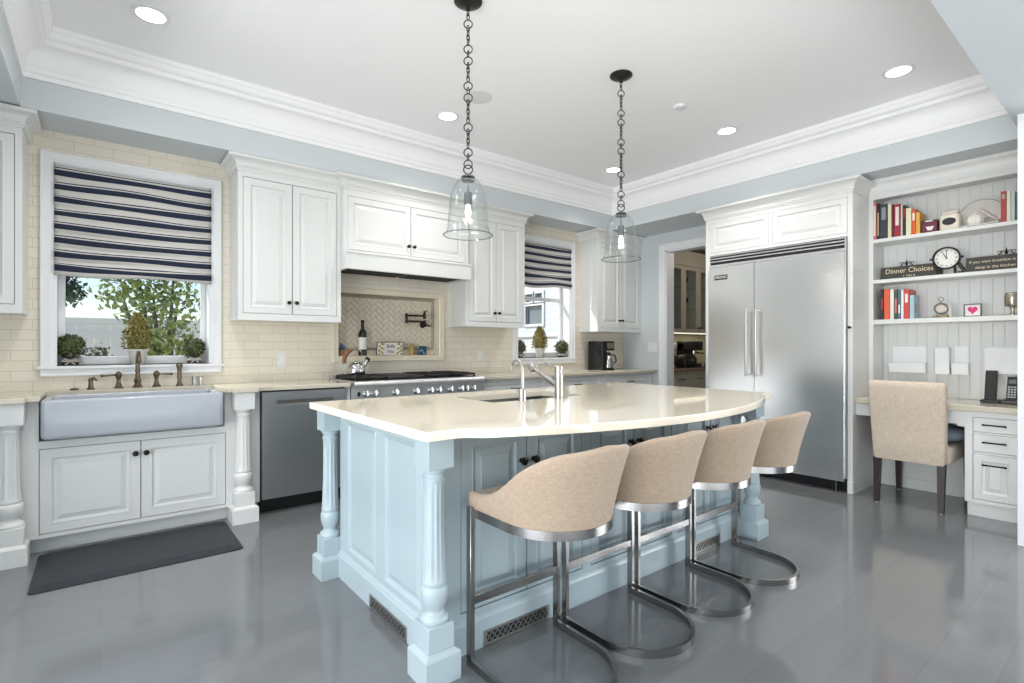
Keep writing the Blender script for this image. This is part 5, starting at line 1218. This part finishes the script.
b.prism(hp, 'yz', 5.130, 5.132); b.build('heart', col('magenta_pink', 214, 44, 120), root)
root = thing('hurricane_lantern', 'silver mercury-glass candle holder on a stem at the right end of the lower shelf', 'candle holder', (5.15, 0.70, z))
b = MB(); b.lathe([(0.042, 0.066), (0.046, 0.075), (0.047, 0.14), (0.044, 0.158), (0.040, 0.163), (0.038, 0.160), (0.042, 0.14), (0.041, 0.08)], (5.15, 0.695, z), 24); b.build('cup', col('mercury_glass', 176, 168, 152, 0.22, metal=0.9), root, smooth=True)
b = MB(); b.lathe([(0.045, 0.0), (0.045, 0.004), (0.014, 0.012), (0.011, 0.03), (0.016, 0.055), (0.03, 0.068)], (5.15, 0.695, z), 20); b.build('stem', col('mercury_glass', 176, 168, 152, 0.22, metal=0.9), root, smooth=True)
for o in list(C.objects):
    if o.name not in SHELF0 and o.parent is None:
        o.location.x += 0.065; o.location.y *= 1.0127
# wall pockets
xw = xb - 0.0005
def pocket(label, y1, y0, z0, z1, d, zf, cat='wall organizer'):
    root = thing('wall_pocket', label, cat, (xw, (y0 + y1) / 2, z0)); b = MB()
    b.box(xw - 0.004, xw, y0 + 0.012, y1 - 0.012, z0, z1, 0.001); b.build('back_plate', M['metalwhite'], root)
    b = MB(); b.prism([(xw - 0.004, z0), (xw - d * 0.8, z0), (xw - d, zf), (xw - d + 0.003, zf), (xw - d * 0.8 + 0.003, z0 + 0.003), (xw - 0.004, z0 + 0.003)], 'xz', y0, y1)
    for yy in (y0, y1 - 0.003): b.prism([(xw - 0.004, z0), (xw - d * 0.8, z0), (xw - d, zf), (xw - 0.004, zf)], 'xz', yy, yy + 0.003)
    b.build('tray', M['metalwhite'], root)
pocket('wide white letter tray on the beadboard above the desk chair', 1.497, 1.240, 0.985, 1.205, 0.08, 1.065)
pocket('tall narrow white pocket on the beadboard above the desk', 1.186, 1.091, 0.98, 1.205, 0.06, 1.195)
pocket('white pocket with low front tray, right of the tall narrow pocket', 1.078, 0.971, 0.98, 1.205, 0.07, 1.07)
pocket('large white file pocket on the beadboard behind the telephones', 0.882, 0.592, 0.995, 1.205, 0.06, 1.195)
# phones
z = 0.786
root = thing('cordless_phone', 'tall black cordless telephone in its charging base on the desk', 'telephone', (5.22, 0.82, z))
b = MB(); b.box(5.16, 5.29, 0.765, 0.875, z, z + 0.022, 0.006, 2); b.build('charging_base', M['black'], root)
b = MB(); b.obox((5.225, 0.822, z + 0.125), (0.012, 0.034, 0.115), Matrix.Rotation(R(14), 3, 'Y'), 0.006, 2); hs = b.build('handset', M['black'], root)
root = thing('answering_phone', 'black answering machine telephone with lit keypad at the right end of the desk', 'telephone', (5.22, 0.70, z))
b = MB(); b.box(5.15, 5.29, 0.655, 0.760, z, z + 0.03, 0.006, 2); b.build('charging_base', M['black'], root)
b = MB(); mm = Matrix.Rotation(R(22), 3, 'Y'); b.obox((5.215, 0.705, z + 0.105), (0.012, 0.030, 0.095), mm, 0.006, 2); hs = b.build('handset', M['black'], root)
fm = basis(Vector((5.215, 0.705, z + 0.105)) + mm @ Vector((-0.0122, 0, 0)), UY, mm @ Z3)
b = MB(); t = MB()
for i in range(3):
    for j in range(5): t.box(-0.022 + i * 0.016, -0.010 + i * 0.016, -0.07 + j * 0.019, -0.058 + j * 0.019, 0, 0.002, 0.0008)
b.merge(t, fm); b.build('keypad', col('grey_keys', 186, 188, 190, 0.4), hs)
b = MB(); t = MB(); t.box(-0.02, 0.02, 0.04, 0.07, 0, 0.001); b.merge(t, fm); b.build('screen', col('screen_grey', 110, 118, 122, 0.2), hs)

# ---------------------------------------------------------------- pendants
def pendant(label, x, y):
    root = thing('pendant_light', label, 'pendant light', (x, y, 1.80))
    IR = M['cable']
    b = MB(); b.lathe([(0.076, ZC - 0.0005), (0.076, ZC - 0.008), (0.062, ZC - 0.018), (0.03, ZC - 0.028), (0.012, ZC - 0.032), (0.012, ZC - 0.05), (0.001, ZC - 0.052)], (x, y, 0), 28); b.build('canopy', IR, root, smooth=True)
    b = MB(); zz = ZC - 0.042; k = 0; zend = 2.155
    seq = []
    pat = ['s'] * 2 + ['R'] + ['s'] * 4 + ['R'] + ['s'] * 1 + ['R'] + ['s'] * 4 + ['R', 's', 'R'] + ['s'] * 3
    rad = {'s': 0.014, 'R': 0.0225}
    while zz > zend + 0.04:
        rr = rad[pat[k % len(pat)]]; zz -= rr * 1.62; ax = k % 2
        if pat[k % len(pat)] == 'R': cs = [(x + rr * math.cos(2 * PI * j / 14) * 0.80, y - rr * math.cos(2 * PI * j / 14) * 0.60, zz + rr * math.sin(2 * PI * j / 14)) for j in range(14)]
        else: cs = [(x + (0.0085 * math.cos(2 * PI * j / 10) if ax else 0), y + (0 if ax else 0.0085 * math.cos(2 * PI * j / 10)), zz + rr * 1.25 * math.sin(2 * PI * j / 10)) for j in range(10)]
        b.tube(cs, 0.0032, 6, closed=True); zz -= rr * 0.1; k += 1
    zz -= 0.026; b.tube([(x + 0.024 * math.cos(2 * PI * j / 18) * 0.8, y - 0.024 * math.cos(2 * PI * j / 18) * 0.6, zz + 0.024 * math.sin(2 * PI * j / 18)) for j in range(18)], 0.0035, 8, closed=True)
    b.build('chain', IR, root, smooth=True)
    zt = zz - 0.022
    b = MB(); b.lathe([(0.010, zt), (0.012, zt - 0.008), (0.034, zt - 0.014), (0.038, zt - 0.022), (0.020, zt - 0.026), (0.036, zt - 0.034), (0.034, zt - 0.040), (0.010, zt - 0.044), (0.006, zt - 0.05), (0.006, zt - 0.10), (0.021, zt - 0.102), (0.022, zt - 0.105), (0.022, zt - 0.165), (0.018, zt - 0.17), (0.001, zt - 0.171)], (x, y, 0), 20); b.build('socket', col('pendant_socket_grey', 120, 124, 126, 0.35, metal=0.6), root, smooth=True)
    b = MB(); bz = zt - 0.168; b.lathe([(0.011, bz), (0.012, bz - 0.015), (0.0165, bz - 0.032), (0.0165, bz - 0.045), (0.010, bz - 0.065), (0.003, bz - 0.082), (0.001, bz - 0.084)], (x, y, 0), 16); b.build('bulb', M['bulb'], root, smooth=True)
    lamp('pendant_lamp', 'POINT', (x, y, bz - 0.05), 5, (1.0, 0.85, 0.65), shadow_soft_size=0.02).parent = None
    # bell
    zb_ = 1.80; H = (zt - 0.026) - zb_
    pr = []
    for k in range(15):
        a = PI / 2 * k / 14; pr.append((0.026 + (0.101 - 0.026) * math.sin(a), zb_ + H - 0.15 * (1 - math.cos(a))))
    pr += [(0.104, zb_ + 0.13), (0.108, zb_ + 0.085), (0.111, zb_ + 0.045), (0.115, zb_ + 0.024), (0.124, zb_ + 0.007), (0.131, zb_ + 0.002)]
    b = MB(); b.lathe(pr + [(0.1335, zb_ + 0.0), (0.131, zb_ - 0.002)] + [(r - 0.0022, zz_) for r, zz_ in reversed(pr[:-1])], (x, y, 0), 48, cap0=False, cap1=False); g = b.build('bell_jar', M['glass'], root, smooth=True, ang=80)
    b = MB(); b.tube([(x + 0.132 * math.cos(2 * PI * k / 48), y + 0.132 * math.sin(2 * PI * k / 48), zb_) for k in range(48)], 0.0028, 6, closed=True); b.build('rolled_rim', M['glassrim'], g, smooth=True)
M['glassrim'] = thin_glass('rolled_glass_rim', (0.66, 0.73, 0.72, 1), (0.50, 0.57, 0.57, 1), 1.5)
pendant('glass bell pendant on a black chain over the near half of the island', 1.55, 2.335)
pendant('glass bell pendant on a black chain over the far half of the island', 2.795, 2.325)
# downlights; the last three, out of view, added along the grid for overhead light
for x, y, lab in ((0.224, 3.54, 'round recessed ceiling light above the apron sink'), (2.195, 3.605, 'round recessed ceiling light in front of the range hood'), (4.226, 3.62, 'round recessed ceiling light in the far corner of the tray ceiling'), (4.23, 2.36, 'round recessed ceiling light in front of the refrigerator'), (4.222, 1.13, 'round recessed ceiling light in front of the bookshelves'), (0.224, 2.36, 'round recessed ceiling light added out of view over the aisle left of the island'), (0.224, 1.13, 'round recessed ceiling light added out of view nearest the camera, left of the island'), (2.195, 1.13, 'round recessed ceiling light added out of view above the bar stools')):
    root = thing('downlight', lab, 'ceiling light', (x, y, ZC)); 
    b = MB(); b.lathe([(0.070, ZC - 0.0005), (0.092, ZC - 0.0005), (0.092, ZC - 0.004), (0.086, ZC - 0.007), (0.070, ZC - 0.004)], (x, y, 0), 36, cap0=False, cap1=False); b.build('trim_ring', M['plate'], root, smooth=True)
    b = MB(); b.lathe([(0.070, ZC - 0.003), (0.001, ZC - 0.0035)], (x, y, 0), 28, cap0=False); b.build('lens', M['led'], root)
    lamp('downlight_lamp', 'SPOT', (x, y, ZC - 0.02), 59, (1.0, 0.98, 0.955), spot_size=R(125), spot_blend=1.0, shadow_soft_size=0.07)
root = thing('ceiling_speaker', 'flush round white speaker grille in the ceiling beside the near pendant', 'speaker', (2.205, 3.19, ZC))
b = MB(); b.lathe([(0.001, ZC - 0.004), (0.095, ZC - 0.004), (0.105, ZC - 0.003), (0.108, ZC - 0.0005)], (2.205, 3.19, 0), 40, cap1=False); b.build('grille', col('grille_white', 228, 229, 230, 0.8, bump=0.4, bscale=400), root, smooth=True)
b = MB(); b.lathe([(0.001, ZC - 0.022), (0.035, ZC - 0.022), (0.045, ZC - 0.016), (0.05, ZC - 0.0005)], (3.51, 2.34, 0), 28, cap1=False); tag(b.build('smoke_detector', M['plate'], smooth=True), 'small white smoke detector on the ceiling right of the far pendant', 'smoke detector')

# ---------------------------------------------------------------- pantry
PM = M['pantry']; px0, px1 = XW + 0.16, 7.49
root = thing('pantry_base_cabinet', 'taupe base cabinet with drawers inside the pantry', 'cabinet', (6.5, YB, 0))
b = MB(); b.box(px0, px1, 3.97, YW - 0.001, 0.0, 0.885); b.build('body', PM, root)
for i in range(4):
    x = px0 + 0.12 + i * 0.44
    d = door_on(root, 'drawer', (x, 3.965, 0.70), X3, Z3, 0.42, 0.15, PM, t=0.004, prof=[(0, -0.004), (0, 0), (0.02, 0), (0.026, -0.003), (0.03, -0.003)]); pull_on(d, (x + 0.21, 3.965, 0.775), X3, (0, -1, 0), 0.11)
    door_on(root, 'door', (x, 3.965, 0.12), X3, Z3, 0.42, 0.56, PM, t=0.004, prof=[(0, -0.004), (0, 0), (0.05, 0), (0.056, -0.003), (0.06, -0.003)])
b = MB(); b.box(px0, px1, 3.93, YW - 0.001, 0.886, 0.92, 0.003); tag(b.build('pantry_countertop', col('brown_granite', 150, 128, 108, 0.15, var=0.3, nscale=60)), 'brown granite counter inside the pantry', 'countertop')
root = thing('pantry_glass_cabinet', 'taupe upper cabinet with glass doors inside the pantry', 'cabinet', (6.5, YW, 1.40))
b = MB(); uy = 4.19
b.box(px0, px1, YW - 0.02, YW - 0.001, 1.40, 2.55); b.box(px0, px1, uy + 0.02, YW - 0.02, 1.40, 1.43); b.box(px0, px1, uy + 0.02, YW - 0.02, 2.35, 2.55)
nd = 5; dw = (px1 - px0) / nd
for i in range(nd + 1): b.box(px0 + i * dw - 0.012 * (0 < i) , px0 + i * dw + 0.012 * (i < nd), uy + 0.02, YW - 0.02, 1.43, 2.35)
b.box(px0, px1, uy, uy + 0.02, 2.34, 2.55); b.build('body', PM, root)
for zz in (1.74, 2.04):
    b = MB(); b.box(px0 + 0.014, px1 - 0.014, uy + 0.03, YW - 0.02, zz - 0.006, zz); b.build('shelf', M['pane'], root)
for i in range(nd):
    x0, x1 = px0 + i * dw + 0.003, px0 + (i + 1) * dw - 0.003; b = MB(); fw = 0.055
    for bx in ((x0, x1, 1.40, 1.40 + fw), (x0, x1, 2.335 - fw, 2.335), (x0, x0 + fw, 1.40 + fw, 2.335 - fw), (x1 - fw, x1, 1.40 + fw, 2.335 - fw)): b.box(bx[0], bx[1], uy, uy + 0.019, bx[2], bx[3])
    d = b.build('door', PM, root); knob_on(d, ((x1 - 0.025) if i % 2 == 0 else (x0 + 0.025), uy, 1.47), (0, -1, 0), 0.013)
    b = MB(); b.box(x0 + fw, x1 - fw, uy + 0.008, uy + 0.011, 1.40 + fw, 2.335 - fw); b.build('glass', M['pane'], d)
b = MB(); b.box(px0, px1, uy + 0.02, uy + 0.05, 1.385, 1.399); b.box(px0 + 0.05, px1 - 0.05, uy + 0.07, uy + 0.10, 1.392, 1.3995); b.build('light_strip', M['under'], root)
b = MB(); b.box(XW + 0.16, 7.49, YW - 0.012, YW - 0.001, 0.92, 1.385); struct(b, 'trim_pantry_backsplash', col('pale_olive_tile', 208, 202, 170, 0.3))
lamp('under_cabinet_lamp', 'AREA', (6.5, 4.33, 1.375), 0.9, (1.0, 0.93, 0.68), shape='RECTANGLE', size=1.7, size_y=0.05)
lamp('pantry_ceiling_lamp', 'POINT', (6.4, 3.3, 2.45), 5.5, (1.0, 0.92, 0.8), shadow_soft_size=0.12)
# glasses behind the pantry doors
g0 = None
gi = 0
for zz in (1.7405, 2.0405):
    for x in (6.10, 6.20, 6.47, 6.56, 6.65, 6.83):
        loc = (x, 4.34, zz)
        if g0 is None:
            b = MB(); b.lathe([(0.028, 0), (0.028, 0.003), (0.004, 0.006), (0.0035, 0.075), (0.02, 0.09), (0.034, 0.12), (0.033, 0.155), (0.030, 0.17), (0.0285, 0.17), (0.031, 0.155), (0.032, 0.12), (0.018, 0.094), (0.001, 0.085)], loc, 18)
            g0 = thing('wine_glass', '', 'glass', loc, 'wine glasses behind the pantry glass doors'); b.build('bowl', M['glassrim'], g0, smooth=True); o = g0
        else: o = dup(g0, loc)
        o['label'] = 'stemmed wine glass on a glass shelf behind the pantry glass doors'
# appliances on the pantry counter
zc = 0.921
def appliance(name, label, cat, x, y, build): 
    root = thing(name, label, cat, (x, y, zc)); build(root, x, y); return root
def bld_espresso(root, x, y):
    b = MB(); b.box(x - 0.13, x + 0.13, y - 0.14, y + 0.15, zc, zc + 0.05, 0.008); b.box(x - 0.13, x + 0.13, y + 0.03, y + 0.15, zc + 0.04, zc + 0.33, 0.008); b.box(x - 0.13, x + 0.13, y - 0.12, y + 0.15, zc + 0.23, zc + 0.36, 0.012); b.build('body', M['black'], root)
    b = MB(); b.lathe([(0.03, 0.18), (0.034, 0.185), (0.034, 0.235)], (x, y - 0.05, zc), 14); b.tube([(x, y - 0.06, zc + 0.2), (x + 0.03, y - 0.19, zc + 0.19)], 0.011, 8); b.build('portafilter', M['chrome'], root, smooth=True)
    b = MB(); b.lathe([(0.035, 0.05), (0.038, 0.055), (0.04, 0.13), (0.036, 0.13), (0.034, 0.06)], (x, y - 0.06, zc), 14); b.build('cup', M['terracotta'], root, smooth=True)
appliance('espresso_machine', 'black espresso machine on the pantry counter', 'espresso machine', 6.62, 4.24, bld_espresso)
def bld_toaster(root, x, y):
    b = MB(); lo = []
    for d, z in ((0.01, 0.01), (0, 0.02), (0, 0.13), (0.02, 0.165), (0.05, 0.175)): lo.append(rrect(x - 0.16 + d, x + 0.13 - d, y - 0.09 + d, y + 0.09 - d, 0.03, zc + z))
    b.loft(lo); b.box(x - 0.13, x + 0.10, y - 0.07, y + 0.07, zc, zc + 0.012); b.build('body', M['black'], root, smooth=True, ang=50)
    b = MB(); b.box(x - 0.02, x + 0.02, y - 0.105, y - 0.088, zc + 0.09, zc + 0.11, 0.004); b.build('lever', M['chrome'], root)
appliance('toaster', 'low black toaster on the pantry counter left of the espresso machine', 'toaster', 6.30, 4.10, bld_toaster)
def bld_mixer(root, x, y):
    b = MB(); b.box(x - 0.08, x + 0.08, y - 0.06, y + 0.12, zc, zc + 0.03, 0.008); b.box(x - 0.075, x + 0.075, y + 0.03, y + 0.11, zc + 0.03, zc + 0.30, 0.02, 3); b.box(x - 0.07, x + 0.07, y - 0.08, y + 0.12, zc + 0.22, zc + 0.34, 0.03, 3); b.build('body', M['plate'], root, smooth=True)
    b = MB(); b.lathe([(0.04, 0.032), (0.055, 0.05), (0.06, 0.15), (0.056, 0.15), (0.05, 0.05)], (x, y - 0.025, zc), 16); b.build('jug', M['black'], root, smooth=True)
appliance('coffee_grinder', 'white and black coffee grinder at the back of the pantry counter', 'grinder', 6.30, 4.36, bld_mixer)
def bld_tray(root, x, y):
    b = MB(); lo = []
    for d, z in ((0.01, 0), (0, 0.02), (0.006, 0.02), (0.014, 0.006)): lo.append(rrect(x - 0.16 + d, x + 0.16 - d, y - 0.06 + d, y + 0.06 - d, 0.02, zc + z))
    b.loft(lo); b.build('tray', col('silver_tray', 150, 146, 140, 0.3, metal=0.8), root, smooth=True)
    for k in range(4):
        b = MB(); b.lathe([(0.02, 0.006), (0.026, 0.05), (0.024, 0.05), (0.018, 0.01)], (x - 0.11 + k * 0.07, y, zc), 12); b.build('cup', M['terracotta'] if k % 2 else M['black'], root, smooth=True)
appliance('cup_tray', 'silver tray of small cups at the front of the pantry counter', 'tray', 6.60, 4.015, bld_tray)

# ---------------------------------------------------------------- garden seen through the windows
root = thing('garden_fence', 'pale painted board fence outside the left window', 'fence', (0.5, 7.6, -0.25))
b = MB()
for i in range(58): b.box(-3.2 + i * 0.15, -3.2 + i * 0.15 + 0.147, 7.6, 7.625, -0.25, 1.46)
b.build('boards', M['fence'], root)
b = MB(); b.box(-3.2, 5.5, 7.56, 7.65, 1.46, 1.53, 0.005); b.box(-3.2, 5.5, 7.57, 7.60, 1.30, 1.38); b.build('rail', M['fence'], root)
root = thing('neighbour_house', 'white lap-sided neighbouring house outside the far window', 'house', (8.0, 10, -0.25))
HW = [(8.95, 9.55, 1.74, 2.17), (8.95, 9.2, 2.27, 2.45), (9.28, 9.55, 2.27, 2.45), (11.0, 11.7, 1.74, 2.5)]
b = MB(); wall_cells(b, 7.75, 16, -0.25, 5.0, HW, lambda y0, y1, z0, z1: b.box(8.0, 8.15, y0, y1, z0, z1)); b.box(8.15, 12, 7.75, 7.9, -0.25, 5.0); b.build('wall', M['siding'], root)
for (y0, y1, z0, z1) in HW:
    b = MB(); f = 0.06
    for bx in ((y0 - f, y1 + f, z0 - f, z0), (y0 - f, y1 + f, z1, z1 + f), (y0 - f, y0, z0, z1), (y1, y1 + f, z0, z1)): b.box(7.97, 8.02, bx[0], bx[1], bx[2], bx[3])
    w = b.build('window', M['trim'], root)
    b = MB(); b.box(8.05, 8.07, y0, y1, z0, z1); b.build('pane', col('house_glass', 128, 136, 140, 0.1), w)
b = MB(); b.box(7.6, 12.4, 7.4, 16.3, 5.0, 5.15); b.prism([(7.6, 5.15), (12.4, 5.15), (10, 6.6)], 'xz', 7.4, 16.3); b.build('roof', col('grey_shingle', 120, 118, 116, 0.9), root)
root = thing('garden_wall', 'low white garden wall below the neighbouring house', 'wall', (6.6, 7.5, -0.25))
b = MB(); b.box(5.6, 5.75, 5.2, 16.0, -0.25, 1.36); b.box(5.57, 5.78, 5.2, 16.0, 1.36, 1.42, 0.005); b.build('wall', M['siding'], root)
def garden_tree(name, label, x, y, base, trunk, crowns, mat, lsize, nleaf, seed):
    rnd = random.Random(seed); root = thing(name, label, 'tree', (x, y, base))
    b = MB(); b.tube([(x, y, base), (x + 0.03, y, base + trunk * 0.5), (x + rnd.uniform(-.1, .1), y, base + trunk)], [0.06, 0.05, 0.035], 8)
    for cx, cy_, cz, r in crowns: b.tube([(x, y, base + trunk * 0.55), ((x + cx) / 2 + 0.03, (y + cy_) / 2, (base + trunk * 0.8 + cz) / 2), (cx, cy_, cz)], [0.032, 0.02, 0.01], 6)
    b.build('trunk', M['bark'], root, smooth=True)
    b = MB(); pts = []
    for cx, cy_, cz, r in crowns:
        for k in range(nleaf):
            d = Vector((rnd.gauss(0, 1), rnd.gauss(0, 1), rnd.gauss(0, 1))).normalized(); pts.append((Vector((cx, cy_, cz)) + d * r * rnd.uniform(0.25, 1.05), d + Vector((0, -0.4, 0.5))))
    leaves(b, pts, lsize, rnd); b.build('foliage', mat, root)
garden_tree('leafy_shrub', 'sunlit leafy shrub outside the right half of the left window', 0.45, 6.35, -0.25, 1.0, [(0.15, 6.3, 1.75, 0.26), (0.42, 6.35, 1.75, 0.30), (0.62, 6.3, 1.62, 0.30), (0.40, 6.3, 1.42, 0.28), (0.65, 6.3, 1.25, 0.26), (0.28, 6.35, 2.0, 0.3), (0.6, 6.35, 2.0, 0.32), (0.42, 6.2, 1.15, 0.2)], M['tree'], 0.07, 185, 11)
garden_tree('dark_tree', 'dark leafy tree outside the upper left of the left window', -0.75, 8.6, -0.25, 1.8, [(-0.62, 8.6, 2.05, 0.30), (-0.42, 8.6, 2.3, 0.36), (-0.62, 8.6, 1.72, 0.22), (-0.12, 8.6, 2.5, 0.3), (-0.3, 8.6, 1.9, 0.16), (-0.75, 8.6, 2.45, 0.4)], M['treedark'], 0.075, 280, 12)
garden_tree('low_bush', 'small grey-green bush below the fence outside the left window', -0.05, 6.6, -0.25, 0.9, [(-0.02, 6.6, 1.12, 0.13), (0.08, 6.6, 1.0, 0.14), (-0.1, 6.6, 0.98, 0.13), (0.02, 6.6, 0.85, 0.16)], M['treedark'], 0.06, 70, 13)
